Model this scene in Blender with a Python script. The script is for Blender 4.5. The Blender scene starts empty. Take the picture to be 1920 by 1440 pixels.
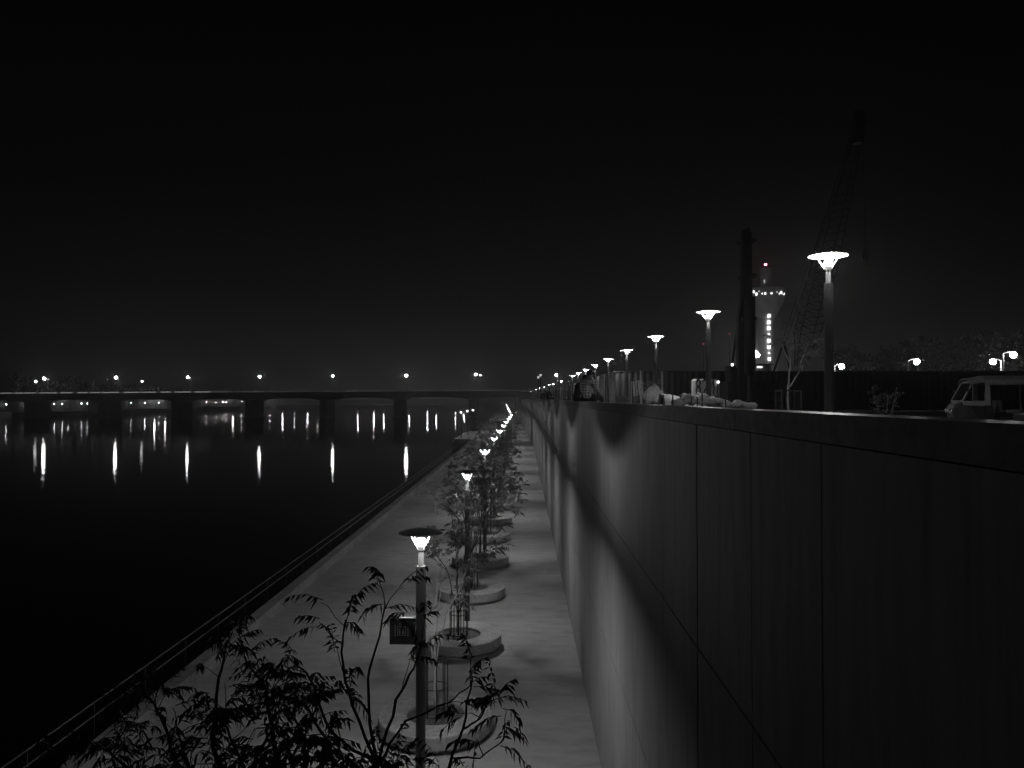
import bpy, bmesh, math, random
from mathutils import Vector, Matrix

# ------------------------------------------------------------------ camera, world, exposure
SC = bpy.context.scene
COL = SC.collection
R = math.radians
EYE = 8.3
F = 1440.0                                   # focal length in pixels of the 1920 wide photograph
cam_d = bpy.data.cameras.new("camera")
cam_d.sensor_width = 36.0
cam_d.lens = F / 1920 * 36
cam_d.clip_start = 0.05
cam_d.clip_end = 9000
cam = bpy.data.objects.new("camera", cam_d)
COL.objects.link(cam)
cam.location = (0, 0, EYE)
cam.rotation_euler = (R(90 + 1.074), 0, R(0.855))
SC.camera = cam
CAMROT = cam.rotation_euler.to_matrix()

SC.view_settings.view_transform = 'Standard'
SC.view_settings.look = 'None'
SC.view_settings.exposure = 0.0
SC.view_settings.gamma = 1.0
SC.render.film_transparent = False
SC.cycles.use_denoising = True
SC.cycles.sample_clamp_indirect = 1.5
SC.cycles.sample_clamp_direct = 0.0
SC.cycles.caustics_reflective = False
SC.cycles.caustics_refractive = False
SC.cycles.max_bounces = 6
SC.cycles.diffuse_bounces = 2
SC.cycles.glossy_bounces = 3
SC.cycles.use_light_tree = True

world = bpy.data.worlds.new("World")
SC.world = world
world.use_nodes = True
wn = world.node_tree.nodes
wl = world.node_tree.links
wn.clear()
w_out = wn.new('ShaderNodeOutputWorld')
w_sky = wn.new('ShaderNodeTexSky')
w_sky.sky_type = 'NISHITA'
w_sky.sun_disc = False
w_sky.sun_elevation = R(-6)
w_sky.sun_rotation = R(0)
w_bw = wn.new('ShaderNodeRGBToBW')
w_bg = wn.new('ShaderNodeBackground')
w_bg.inputs['Strength'].default_value = 0.002
wl.new(w_sky.outputs[0], w_bw.inputs[0])
wl.new(w_bw.outputs[0], w_bg.inputs[0])
# glow of the city above the horizon
w_tc = wn.new('ShaderNodeTexCoord')
w_sep = wn.new('ShaderNodeSeparateXYZ')
w_ramp = wn.new('ShaderNodeValToRGB')
w_glow = wn.new('ShaderNodeBackground')
w_add = wn.new('ShaderNodeAddShader')
wl.new(w_tc.outputs['Generated'], w_sep.inputs[0])
wl.new(w_sep.outputs['Z'], w_ramp.inputs[0])
el = w_ramp.color_ramp.elements
el[0].position = 0.0
el[0].color = (0.0100, 0.0100, 0.0100, 1)
el[1].position = 0.5
el[1].color = (0.0007, 0.0007, 0.0007, 1)
for p_, v_ in ((0.03, 0.0072), (0.075, 0.0042), (0.15, 0.0023), (0.28, 0.0013)):
    e_ = el.new(p_)
    e_.color = (v_, v_, v_, 1)
w_ramp.color_ramp.interpolation = 'EASE'
wl.new(w_ramp.outputs[0], w_glow.inputs[0])
w_map = wn.new('ShaderNodeMapRange')          # the city glow is weaker towards the right
w_map.interpolation_type = 'SMOOTHSTEP'
w_map.inputs['From Min'].default_value = -0.05
w_map.inputs['From Max'].default_value = 0.5
w_map.inputs['To Min'].default_value = 1.0
w_map.inputs['To Max'].default_value = 0.42
wl.new(w_sep.outputs['X'], w_map.inputs['Value'])
wl.new(w_map.outputs[0], w_glow.inputs['Strength'])
wl.new(w_bg.outputs[0], w_add.inputs[0])
wl.new(w_glow.outputs[0], w_add.inputs[1])
wl.new(w_add.outputs[0], w_out.inputs[0])

RND = random.Random(11)


def P(px, py, d):
    """world point that the photograph shows at pixel (px, py), d metres ahead"""
    v = CAMROT @ Vector((px - 960, -(py - 720), -F))
    v *= d / v.y
    return Vector((v.x, v.y, v.z + EYE))


def bend(d):
    return -0.02 * max(0.0, d - 130.0)


# ------------------------------------------------------------------ materials (a black and white night photograph: greys)
def mat(name, v=0.3, rough=0.8, metal=0.0, scale=6.0, var=0.25, bump=0.0, stretch=(1, 1, 1), detail=5.0, spec=0.5, col=None):
    m = bpy.data.materials.new(name)
    m.use_nodes = True
    nt = m.node_tree
    b = nt.nodes['Principled BSDF']
    b.inputs['Roughness'].default_value = rough
    b.inputs['Metallic'].default_value = metal
    b.inputs['Specular IOR Level'].default_value = spec
    tc = nt.nodes.new('ShaderNodeTexCoord')
    mp = nt.nodes.new('ShaderNodeMapping')
    mp.inputs['Scale'].default_value = stretch
    ns = nt.nodes.new('ShaderNodeTexNoise')
    ns.inputs['Scale'].default_value = scale
    ns.inputs['Detail'].default_value = detail
    rp = nt.nodes.new('ShaderNodeValToRGB')
    c = col or (1, 1, 1)
    lo, hi = v * (1 - var), v * (1 + var)
    rp.color_ramp.elements[0].position = 0.3
    rp.color_ramp.elements[1].position = 0.7
    rp.color_ramp.elements[0].color = (lo * c[0], lo * c[1], lo * c[2], 1)
    rp.color_ramp.elements[1].color = (hi * c[0], hi * c[1], hi * c[2], 1)
    nt.links.new(tc.outputs['Object'], mp.inputs[0])
    nt.links.new(mp.outputs[0], ns.inputs[0])
    nt.links.new(ns.outputs['Fac'], rp.inputs[0])
    nt.links.new(rp.outputs[0], b.inputs['Base Color'])
    if bump:
        bp = nt.nodes.new('ShaderNodeBump')
        bp.inputs['Strength'].default_value = bump
        bp.inputs['Distance'].default_value = 0.02
        nt.links.new(ns.outputs['Fac'], bp.inputs['Height'])
        nt.links.new(bp.outputs[0], b.inputs['Normal'])
    return m


def two_noise(name, v, a, b_, rough=0.85, stops=(0.72, 1.0, 1.25), bump=0.15):
    """concrete: large stains times fine mottling; a and b_ = (scale, stretch)"""
    m = bpy.data.materials.new(name)
    m.use_nodes = True
    nt = m.node_tree
    bs = nt.nodes['Principled BSDF']
    bs.inputs['Roughness'].default_value = rough
    tc = nt.nodes.new('ShaderNodeTexCoord')
    outs = []
    for sc, st in (a, b_):
        mp = nt.nodes.new('ShaderNodeMapping')
        mp.inputs['Scale'].default_value = st
        ns = nt.nodes.new('ShaderNodeTexNoise')
        ns.inputs['Scale'].default_value = sc
        ns.inputs['Detail'].default_value = 7
        ns.inputs['Roughness'].default_value = 0.6
        nt.links.new(tc.outputs['Object'], mp.inputs[0])
        nt.links.new(mp.outputs[0], ns.inputs[0])
        rp = nt.nodes.new('ShaderNodeValToRGB')
        e = rp.color_ramp.elements
        e[0].position = 0.3
        e[1].position = 0.72
        e[0].color = (stops[0],) * 3 + (1,)
        e[1].color = (stops[2],) * 3 + (1,)
        k = e.new(0.5)
        k.color = (stops[1],) * 3 + (1,)
        nt.links.new(ns.outputs['Fac'], rp.inputs[0])
        outs.append((rp, ns))
    mu = nt.nodes.new('ShaderNodeMix')
    mu.data_type = 'RGBA'
    mu.blend_type = 'MULTIPLY'
    mu.inputs[0].default_value = 1.0
    nt.links.new(outs[0][0].outputs[0], mu.inputs[6])
    nt.links.new(outs[1][0].outputs[0], mu.inputs[7])
    mu2 = nt.nodes.new('ShaderNodeMix')
    mu2.data_type = 'RGBA'
    mu2.blend_type = 'MULTIPLY'
    mu2.inputs[0].default_value = 1.0
    mu2.inputs[7].default_value = (v, v, v, 1)
    nt.links.new(mu.outputs[2], mu2.inputs[6])
    nt.links.new(mu2.outputs[2], bs.inputs['Base Color'])
    bp = nt.nodes.new('ShaderNodeBump')
    bp.inputs['Strength'].default_value = bump
    bp.inputs['Distance'].default_value = 0.02
    nt.links.new(outs[1][1].outputs['Fac'], bp.inputs['Height'])
    nt.links.new(bp.outputs[0], bs.inputs['Normal'])
    return m


def emit(name, L, col=(1, 1, 1)):
    m = bpy.data.materials.new(name)
    m.use_nodes = True
    nt = m.node_tree
    b = nt.nodes['Principled BSDF']
    b.inputs['Base Color'].default_value = (0.6, 0.6, 0.6, 1)
    b.inputs['Emission Color'].default_value = (col[0], col[1], col[2], 1)
    b.inputs['Emission Strength'].default_value = L
    m.cycles.emission_sampling = 'FRONT'
    return m


M = {}
M['wall'] = two_noise('wall_concrete', 0.30, (0.55, (1, 1, 0.22)), (6.0, (1, 1, 0.12)), stops=(0.76, 1.0, 1.12))
M['coping'] = two_noise('coping_concrete', 0.24, (0.8, (1, 1, 1)), (9.0, (1, 1, 1)))
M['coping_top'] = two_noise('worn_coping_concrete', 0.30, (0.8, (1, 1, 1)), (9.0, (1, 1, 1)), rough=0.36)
M['paving'] = two_noise('paving_concrete', 0.35, (0.35, (0.5, 1.1, 1)), (2.2, (0.5, 1.2, 1)), stops=(0.80, 1.0, 1.12))
M['kerb'] = two_noise('kerb_concrete', 0.29, (0.8, (1, 1, 1)), (7.0, (1, 1, 1)))
M['bank'] = two_noise('bank_concrete', 0.16, (0.3, (1, 1, 1)), (2.0, (1, 1, 1)))
M['planter'] = two_noise('planter_concrete', 0.36, (0.9, (1, 1, 1)), (8.0, (1, 1, 1)))
M['soil'] = mat('soil', 0.10, 0.95, scale=14, var=0.5, bump=0.8)
M['earth'] = mat('earth', 0.09, 0.95, scale=0.4, var=0.4, bump=0.5)
M['post'] = mat('lamp_post_paint', 0.09, 0.42, metal=0.35, scale=30, var=0.1)
M['bright_metal'] = mat('bright_metal', 0.5, 0.3, metal=0.7, scale=30, var=0.1)
M['inner_shade'] = mat('white_enamel', 0.45, 0.6, scale=20, var=0.05)
M['shade'] = mat('lamp_shade_paint', 0.22, 0.5, scale=20, var=0.15)
M['guard'] = mat('tree_guard_steel', 0.05, 0.5, metal=0.4, scale=30, var=0.3)
M['rail'] = mat('rail_steel', 0.13, 0.35, metal=0.6, scale=20, var=0.2)
M['bark'] = mat('bark', 0.06, 0.9, scale=18, var=0.4, bump=0.4, stretch=(1, 1, 0.3))
M['bark_pale'] = mat('pale_bark', 0.4, 0.9, scale=18, var=0.3, bump=0.4, stretch=(1, 1, 0.3))
M['leaf'] = mat('leaf', 0.17, 0.45, scale=3.0, var=0.45)
M['leaf_near'] = mat('near_leaf', 0.10, 0.5, scale=3.0, var=0.5)
M['leaf_pale'] = mat('pale_leaf', 0.26, 0.6, scale=3.0, var=0.4)
M['leaf_shrub'] = mat('shrub_leaf', 0.02, 0.7, scale=3.0, var=0.6, spec=0.15)
M['leaf_dark'] = mat('dark_leaf', 0.05, 0.6, scale=0.5, var=0.5)
M['bridge'] = two_noise('bridge_concrete', 0.20, (0.1, (1, 1, 1)), (1.0, (1, 1, 1)))
M['bridge_rail'] = mat('bridge_parapet_paint', 0.75, 0.7, scale=0.4, var=0.25)
M['dark_metal'] = mat('dark_machine_steel', 0.02, 0.6, metal=0.2, scale=4, var=0.4)
M['pole'] = mat('galvanised_pole', 0.45, 0.45, metal=0.4, scale=8, var=0.15)
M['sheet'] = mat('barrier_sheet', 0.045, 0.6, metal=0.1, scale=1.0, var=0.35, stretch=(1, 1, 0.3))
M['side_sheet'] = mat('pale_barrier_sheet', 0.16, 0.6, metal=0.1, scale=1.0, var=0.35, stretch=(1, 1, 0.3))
M['tower'] = mat('tower_concrete', 0.5, 0.85, scale=0.25, var=0.2)
M['sign_face'] = mat('sign_face', 0.02, 0.5, scale=20, var=0.2)
M['sign_mark'] = mat('sign_mark', 0.28, 0.6, scale=20, var=0.05)
M['white_paint'] = mat('white_paint', 0.5, 0.6, scale=3, var=0.2)
M['black_paint'] = mat('black_paint', 0.02, 0.6, scale=5, var=0.2)
M['sack'] = mat('sack_cloth', 0.45, 0.9, scale=7, var=0.25, bump=0.6)
M['tarp'] = mat('tarpaulin', 0.32, 0.6, scale=2.5, var=0.3, bump=0.5)
M['skin'] = mat('skin', 0.22, 0.6, scale=20, var=0.05)
M['hair'] = mat('hair', 0.008, 0.5, scale=60, var=0.4, bump=0.4)
M['dark_cloth'] = mat('dark_cloth', 0.018, 0.9, scale=15, var=0.3, bump=0.3)
M['trouser'] = mat('trouser_cloth', 0.03, 0.9, scale=15, var=0.3, bump=0.3)
M['rick_pale'] = mat('rickshaw_pale_paint', 0.27, 0.45, scale=3, var=0.12)
M['rick_dark'] = mat('rickshaw_dark_paint', 0.03, 0.35, scale=3, var=0.2)
M['canvas'] = mat('canopy_canvas', 0.2, 0.85, scale=8, var=0.15, bump=0.3)
M['tyre'] = mat('tyre_rubber', 0.015, 0.8, scale=20, var=0.2)
M['seat'] = mat('seat_vinyl', 0.06, 0.5, scale=12, var=0.2)
M['chrome'] = mat('chrome', 0.7, 0.15, metal=1.0, scale=20, var=0.05)

g = bpy.data.materials.new('glass_or_glow')
g.use_nodes = True
gb = g.node_tree.nodes['Principled BSDF']
gb.inputs['Base Color'].default_value = (0.02, 0.02, 0.02, 1)
gb.inputs['Roughness'].default_value = 0.08
gb.inputs['Alpha'].default_value = 0.55
M['glass_or_glow'] = g

M['bulb'] = emit('lamp_bulb', 3600)
M['reflector'] = emit('lamp_reflector', 218)
M['bridge_lamp'] = emit('bridge_lamp_light', 190)
M['bridge_lamp_dim'] = emit('bridge_lamp_dim_light', 9)
M['street_light'] = emit('street_lamp_light', 90)
for k_, (a_, b_) in enumerate(((80, 80), (170, 220), (300, 480))):
    M['far_lamp%d' % k_] = emit('far_lamp_light', a_)
    M['far_lamp_big%d' % k_] = emit('far_big_lamp_light', b_)
M['strip'] = emit('parapet_painted_glow', 0.42)  # self-glow standing in for lamplight on the bridge handrail
M['strip_dim'] = emit('dim_parapet_painted_glow', 0.1)  # weaker self-glow where the lamplit handrail fades
M['win'] = emit('lit_window', 2.2)
M['win_dim'] = emit('dim_lit_window', 0.5)
M['red'] = emit('red_lamp', 1.6, (1.0, 0.06, 0.12))
M['red_strong'] = emit('strong_red_lamp', 60.0, (1.0, 0.08, 0.15))
M['work_lamp'] = emit('work_lamp', 200.0)

fg = bpy.data.materials.new('added_bloom_shell')  # added see-through glow imitating bloom round the bulbs
fg.use_nodes = True
fg.node_tree.nodes.clear()
fo = fg.node_tree.nodes.new('ShaderNodeOutputMaterial')
fa = fg.node_tree.nodes.new('ShaderNodeAddShader')
ft = fg.node_tree.nodes.new('ShaderNodeBsdfTransparent')
fe = fg.node_tree.nodes.new('ShaderNodeEmission')
fe.inputs['Strength'].default_value = 1.1
fg.node_tree.links.new(ft.outputs[0], fa.inputs[0])
fg.node_tree.links.new(fe.outputs[0], fa.inputs[1])
fg.node_tree.links.new(fa.outputs[0], fo.inputs[0])
M['bloom_shell'] = fg
for k_ in ('bloom_shell', 'win', 'win_dim', 'strip', 'strip_dim', 'red'):
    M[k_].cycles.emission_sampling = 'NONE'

# plaid shirt
pm = bpy.data.materials.new('plaid_cloth')
pm.use_nodes = True
pnt = pm.node_tree
pb = pnt.nodes['Principled BSDF']
pb.inputs['Roughness'].default_value = 0.9
ptc = pnt.nodes.new('ShaderNodeTexCoord')
pcs = []
for ax in ('X', 'Z'):
    wv = pnt.nodes.new('ShaderNodeTexWave')
    wv.wave_type = 'BANDS'
    wv.bands_direction = ax
    wv.inputs['Scale'].default_value = 4.2
    wv.inputs['Distortion'].default_value = 0.3
    pnt.links.new(ptc.outputs['Object'], wv.inputs[0])
    pcs.append(wv)
pmx = pnt.nodes.new('ShaderNodeMath')
pmx.operation = 'ADD'
pnt.links.new(pcs[0].outputs['Fac'], pmx.inputs[0])
pnt.links.new(pcs[1].outputs['Fac'], pmx.inputs[1])
prp = pnt.nodes.new('ShaderNodeValToRGB')
prp.color_ramp.elements[0].color = (0.09, 0.09, 0.09, 1)
prp.color_ramp.elements[1].color = (0.55, 0.55, 0.55, 1)
prp.color_ramp.elements[1].position = 1.0
phalf = pnt.nodes.new('ShaderNodeMath')
phalf.operation = 'MULTIPLY'
phalf.inputs[1].default_value = 0.5
pnt.links.new(pmx.outputs[0], phalf.inputs[0])
pnt.links.new(phalf.outputs[0], prp.inputs[0])
pnt.links.new(prp.outputs[0], pb.inputs['Base Color'])
M['plaid'] = pm

# river water: dark, reflecting at a grazing angle, ruffled
wm = bpy.data.materials.new('river_water')
wm.use_nodes = True
nt = wm.node_tree
nt.nodes.clear()
o_ = nt.nodes.new('ShaderNodeOutputMaterial')
gl = nt.nodes.new('ShaderNodeBsdfGlossy')
gl.distribution = 'BECKMANN'
gl.inputs['Roughness'].default_value = 0.075
df = nt.nodes.new('ShaderNodeBsdfDiffuse')
df.inputs['Color'].default_value = (0.004, 0.004, 0.004, 1)
fr = nt.nodes.new('ShaderNodeFresnel')
fr.inputs['IOR'].default_value = 1.33
mx = nt.nodes.new('ShaderNodeMixShader')
tc = nt.nodes.new('ShaderNodeTexCoord')
n1 = nt.nodes.new('ShaderNodeTexNoise')
n1.inputs['Scale'].default_value = 0.55
n1.inputs['Detail'].default_value = 3.0
bp = nt.nodes.new('ShaderNodeBump')
bp.inputs['Strength'].default_value = 1.0
bp.inputs['Distance'].default_value = 0.022
nt.links.new(tc.outputs['Object'], n1.inputs[0])
nt.links.new(n1.outputs['Fac'], bp.inputs['Height'])
nt.links.new(bp.outputs[0], gl.inputs['Normal'])
nt.links.new(fr.outputs[0], mx.inputs[0])
nt.links.new(df.outputs[0], mx.inputs[1])
nt.links.new(gl.outputs[0], mx.inputs[2])
nt.links.new(mx.outputs[0], o_.inputs[0])
M['water'] = wm


# ------------------------------------------------------------------ mesh builders
class MB:
    def __init__(self):
        self.v, self.f, self.mi, self.cur = [], [], [], 0

    def face(self, *idx):
        self.f.append(tuple(idx))
        self.mi.append(self.cur)

    def pts(self, ps):
        k = len(self.v)
        self.v += [tuple(p) for p in ps]
        return k

    def poly(self, ps):
        k = self.pts(ps)
        self.face(*range(k, k + len(ps)))

    def box(self, x0, x1, y0, y1, z0, z1):
        k = self.pts([(x0, y0, z0), (x1, y0, z0), (x1, y1, z0), (x0, y1, z0), (x0, y0, z1), (x1, y0, z1), (x1, y1, z1), (x0, y1, z1)])
        for q in ((0, 3, 2, 1), (4, 5, 6, 7), (0, 1, 5, 4), (1, 2, 6, 5), (2, 3, 7, 6), (3, 0, 4, 7)):
            self.face(*[k + i for i in q])
        return self

    def hexa(self, c8):
        k = self.pts(c8)
        for q in ((0, 3, 2, 1), (4, 5, 6, 7), (0, 1, 5, 4), (1, 2, 6, 5), (2, 3, 7, 6), (3, 0, 4, 7)):
            self.face(*[k + i for i in q])

    def prism(self, prof, axis, a, b):
        """closed outline prof (list of 2D points) pushed from a to b along axis 'x','y' or 'z'"""
        def put(p, t):
            return {'x': (t, p[0], p[1]), 'y': (p[0], t, p[1]), 'z': (p[0], p[1], t)}[axis]
        n = len(prof)
        k = self.pts([put(p, a) for p in prof] + [put(p, b) for p in prof])
        self.face(*[k + i for i in range(n)][::-1])
        self.face(*[k + n + i for i in range(n)])
        for i in range(n):
            j = (i + 1) % n
            self.face(k + i, k + j, k + n + j, k + n + i)

    def tube(self, path, radii, n=8, cap=True):
        path = [Vector(p) for p in path]
        if not isinstance(radii, (list, tuple)):
            radii = [radii] * len(path)
        rings = []
        prev = None
        for i, p in enumerate(path):
            d = (path[min(i + 1, len(path) - 1)] - path[max(i - 1, 0)])
            if d.length < 1e-9:
                d = Vector((0, 0, 1))
            d.normalize()
            ref = prev if prev is not None and abs(prev.dot(d)) < 0.98 else (Vector((1, 0, 0)) if abs(d.x) < 0.8 else Vector((0, 1, 0)))
            u = (ref - d * ref.dot(d)).normalized()
            w = d.cross(u)
            prev = u
            k = self.pts([p + (u * math.cos(2 * math.pi * q / n) + w * math.sin(2 * math.pi * q / n)) * radii[i] for q in range(n)])
            rings.append(k)
        for a, b in zip(rings, rings[1:]):
            for q in range(n):
                r = (q + 1) % n
                self.face(a + q, a + r, b + r, b + q)
        if cap:
            self.face(*[rings[0] + q for q in range(n)][::-1])
            self.face(*[rings[-1] + q for q in range(n)])
        return self

    def lathe(self, prof, n=16, c=(0, 0, 0), a0=0.0, closed=False):
        """prof: list of (radius, z); r = 0 ends become poles"""
        rings = []
        for r, z in prof:
            if r < 1e-6:
                rings.append((self.pts([(c[0], c[1], c[2] + z)]), 1))
            else:
                rings.append((self.pts([(c[0] + r * math.cos(a0 + 2 * math.pi * q / n), c[1] + r * math.sin(a0 + 2 * math.pi * q / n), c[2] + z) for q in range(n)]), n))
        seq = list(zip(rings, rings[1:]))
        if closed:
            seq.append((rings[-1], rings[0]))
        for (a, na), (b, nb) in seq:
            for q in range(n):
                r = (q + 1) % n
                if na == 1 and nb == 1:
                    continue
                if na == 1:
                    self.face(a, b + r, b + q)
                elif nb == 1:
                    self.face(a + q, a + r, b)
                else:
                    self.face(a + q, a + r, b + r, b + q)
        return self

    def mesh(self, name, mats, smooth=False):
        me = bpy.data.meshes.new(name)
        me.from_pydata(self.v, [], self.f)
        for m in (mats if isinstance(mats, (list, tuple)) else [mats]):
            me.materials.append(m)
        if any(self.mi):
            me.polygons.foreach_set('material_index', self.mi)
        if smooth:
            me.polygons.foreach_set('use_smooth', [True] * len(me.polygons))
        me.update()
        return me

    def build(self, name, mats, parent=None, smooth=False):
        o = bpy.data.objects.new(name, self.mesh(name, mats, smooth))
        COL.objects.link(o)
        if parent is not None:
            o.parent = parent
        return o


def tag(o, label, cat, group=None):
    o['label'] = label
    o['category'] = cat
    if group:
        o['group'] = group
    return o


def structure(o, kind='structure'):
    o['kind'] = kind
    return o


def thing(name, label, cat, loc=(0, 0, 0), rz=0.0, group=None):
    o = bpy.data.objects.new(name, None)
    o.empty_display_size = 0.3
    COL.objects.link(o)
    o.location = loc
    o.rotation_euler = (0, 0, rz)
    return tag(o, label, cat, group)


def dup(root, loc, label, rz=None):
    """copy of a thing with its parts and sub-parts"""
    r = root.copy()
    COL.objects.link(r)
    r.location = loc
    if rz is not None:
        r.rotation_euler = (0, 0, rz)
    r['label'] = label
    for ch in list(root.children):
        c = ch.copy()
        COL.objects.link(c)
        c.parent = r
        for g2 in list(ch.children):
            d = g2.copy()
            COL.objects.link(d)
            d.parent = c
    return r


ORD = ['first', 'second', 'third', 'fourth', 'fifth', 'sixth', 'seventh', 'eighth', 'ninth', 'tenth', 'eleventh', 'twelfth', 'thirteenth',
       'fourteenth', 'fifteenth', 'sixteenth', 'seventeenth', 'eighteenth', 'nineteenth', 'twentieth']


def text_mesh(body, size, extrude, material):
    cu = bpy.data.curves.new('lettering', 'FONT')
    cu.body = body
    cu.size = size
    cu.extrude = extrude
    cu.align_x = 'CENTER'
    cu.align_y = 'CENTER'
    ob = bpy.data.objects.new('lettering', cu)
    COL.objects.link(ob)
    dg = bpy.context.evaluated_depsgraph_get()
    me = bpy.data.meshes.new_from_object(ob.evaluated_get(dg))
    bpy.data.objects.remove(ob)
    me.materials.clear()
    me.materials.append(material)
    return me


# ------------------------------------------------------------------ the setting
WALLX = 1.75                    # face of the retaining wall
UP = 7.2                        # level of the upper promenade
WATER = -2.2
YS = [-12, 20, 60, 100, 130, 180, 240, 320, 400, 520, 700]


def strip(name, x0, x1, z, ys, m, thick=0.0):
    b = MB()
    for a, c in zip(ys, ys[1:]):
        if thick:
            b.hexa([(x0 + bend(a), a, z - thick), (x1 + bend(a), a, z - thick), (x1 + bend(c), c, z - thick), (x0 + bend(c), c, z - thick),
                    (x0 + bend(a), a, z), (x1 + bend(a), a, z), (x1 + bend(c), c, z), (x0 + bend(c), c, z)])
        else:
            b.poly([(x0 + bend(a), a, z), (x1 + bend(a), a, z), (x1 + bend(c), c, z), (x0 + bend(c), c, z)])
    return structure(b.build(name, m))


b = MB()
b.poly([(-2400, -300, -6), (2600, -300, -6), (2600, 3400, -6), (-2400, 3400, -6)])
structure(b.build('ground', M['earth']))
b = MB()
b.poly([(-283.2, -60, WATER), (-10.7, -60, WATER), (-10.7, 130, WATER), (-16, 600, WATER), (-120, 3200, WATER), (-300, 3200, WATER)])
structure(b.build('river', M['water']))
# promenade slab and its stepped water edge
strip('lower_promenade', -9.5, 2.3, 0.0, YS, M['paving'], 0.5)
strip('kerb_step', -9.95, -9.503, 0.40, YS, M['kerb'], 0.9)
strip('quay_edge', -10.75, -9.953, -0.25, YS, M['bank'], 4.0)
# a landing that juts into the water further on
b = MB()
b.box(-14.2, -10.76, 158, 196, -3.5, -0.05)
b.box(-14.35, -10.76, 157.8, 158.0, -3.5, -0.6)
b.box(-14.8, -14.21, 160, 194, -3.5, -0.7)
structure(b.build('landing', M['bank']))
# upper promenade
b = MB()
ys = [-20, 130, 420]
for a, c in zip(ys, ys[1:]):
    b.poly([(2.0 + bend(a), a, UP), (160, a, UP), (160, c, UP), (2.0 + bend(c), c, UP)])
structure(b.build('upper_promenade', M['paving']))
b = MB()
b.poly([(160, -20, UP), (2500, -20, UP), (2500, 2500, UP), (160, 2500, UP)])
b.poly([(2.0 + bend(420), 420, UP), (160, 420, UP), (160, 2500, UP), (-20, 2500, UP)])
structure(b.build('terrain', M['earth']))
# far bank
b = MB()
b.box(-283, -275.5, -60, 850, -4, 0.8)
# further on the river bends and its bank swings across the view
b.hexa([(-275.5, 850.5, -4), (-40, 1000, -4), (-40, 1040, -4), (-300, 1040, -4), (-275.5, 850.5, 0.8), (-40, 1000, 0.8), (-40, 1040, 0.8), (-300, 1040, 0.8)])
structure(b.build('far_quay', M['bank']))
b = MB()
b.box(-1500, -283.01, -60, 3200, -4, 6.5)
structure(b.build('far_terrain', M['earth']))

# retaining wall: cast panels with joints, a coping on top
wall = thing('retaining_wall', 'tall concrete retaining wall with panel joints rising beside the lower promenade', 'wall', (WALLX, 0, 0))
pan = MB()
G = 0.017
joints = [-12, 4.55, 5.95, 7.8]
y = 7.8
while y < 130:
    y += 9.9
    joints.append(y)
joints += [150, 170, 190, 215, 240, 270, 300, 330, 360, 411]
levels = [0.0, 3.15, 5.8, 8.05]
for ia, (a, c) in enumerate(zip(joints, joints[1:])):
    for z0, z1 in zip(levels, levels[1:]):
        k0, k1 = bend(a), bend(c)
        fa, fc = [0.022 if abs(t_ - 7.8) < 0.01 else 0.008 if 2 < t_ < 7 else G for t_ in (a, c)]
        pan.hexa([(k0, a + fa, z0), (0.1 + k0, a + fa, z0), (0.1 + k1, c - fc, z0), (k1, c - fc, z0),
                  (k0, a + fa, z1 - G), (0.1 + k0, a + fa, z1 - G), (0.1 + k1, c - fc, z1 - G), (k1, c - fc, z1 - G)])
pan.build('face_panels', M['wall'], wall)
core = MB()
for a, c in zip(YS[:9] + [411], YS[1:9] + [411]):
    if c <= a:
        continue
    k0, k1 = bend(a), bend(c)
    core.hexa([(0.05 + k0, a, -0.4), (0.24 + k0, a, -0.4), (0.24 + k1, c, -0.4), (0.05 + k1, c, -0.4),
               (0.05 + k0, a, 8.05), (0.24 + k0, a, 8.05), (0.24 + k1, c, 8.05), (0.05 + k1, c, 8.05)])
core.build('core', M['bank'], wall)
cop = MB()
ys = [-8.55 + 4.95 * i for i in range(29)] + [150, 170, 190, 215, 240, 270, 300, 330, 360, 411]
for a, c in zip(ys, ys[1:]):
    k0, k1 = bend(a), bend(c)
    h = 0.008
    cop.hexa([(-0.03 + k0, a + h, 8.045), (0.25 + k0, a + h, 8.045), (0.25 + k1, c - h, 8.045), (-0.03 + k1, c - h, 8.045),
              (-0.022 + k0, a + h, 8.21), (0.242 + k0, a + h, 8.21), (0.242 + k1, c - h, 8.21), (-0.022 + k1, c - h, 8.21)])
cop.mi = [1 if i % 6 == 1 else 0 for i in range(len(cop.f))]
cop.build('coping', [M['coping'], M['coping_top']], wall)

# railing along the water
rl = thing('railing', 'long low metal railing with two bars along the water edge', 'railing', (-10.35, 0, -0.25))
for z in (1.22, 0.90):
    rb = MB()
    rb.tube([(bend(y_), y_, z) for y_ in YS[:7]], 0.022, 6)
    rb.build('rail', M['rail'], rl, True)
pmh = MB().box(-0.015, 0.015, -0.018, 0.018, 0, 1.23).mesh('post', M['guard'])
for i in range(78):
    y_ = 1.0 + i * 2.5
    if y_ > 156:
        break
    p_ = bpy.data.objects.new('post', pmh)
    COL.objects.link(p_)
    p_.parent = rl
    p_.location = (bend(y_), y_, 0)

# ------------------------------------------------------------------ promenade lamps


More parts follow.
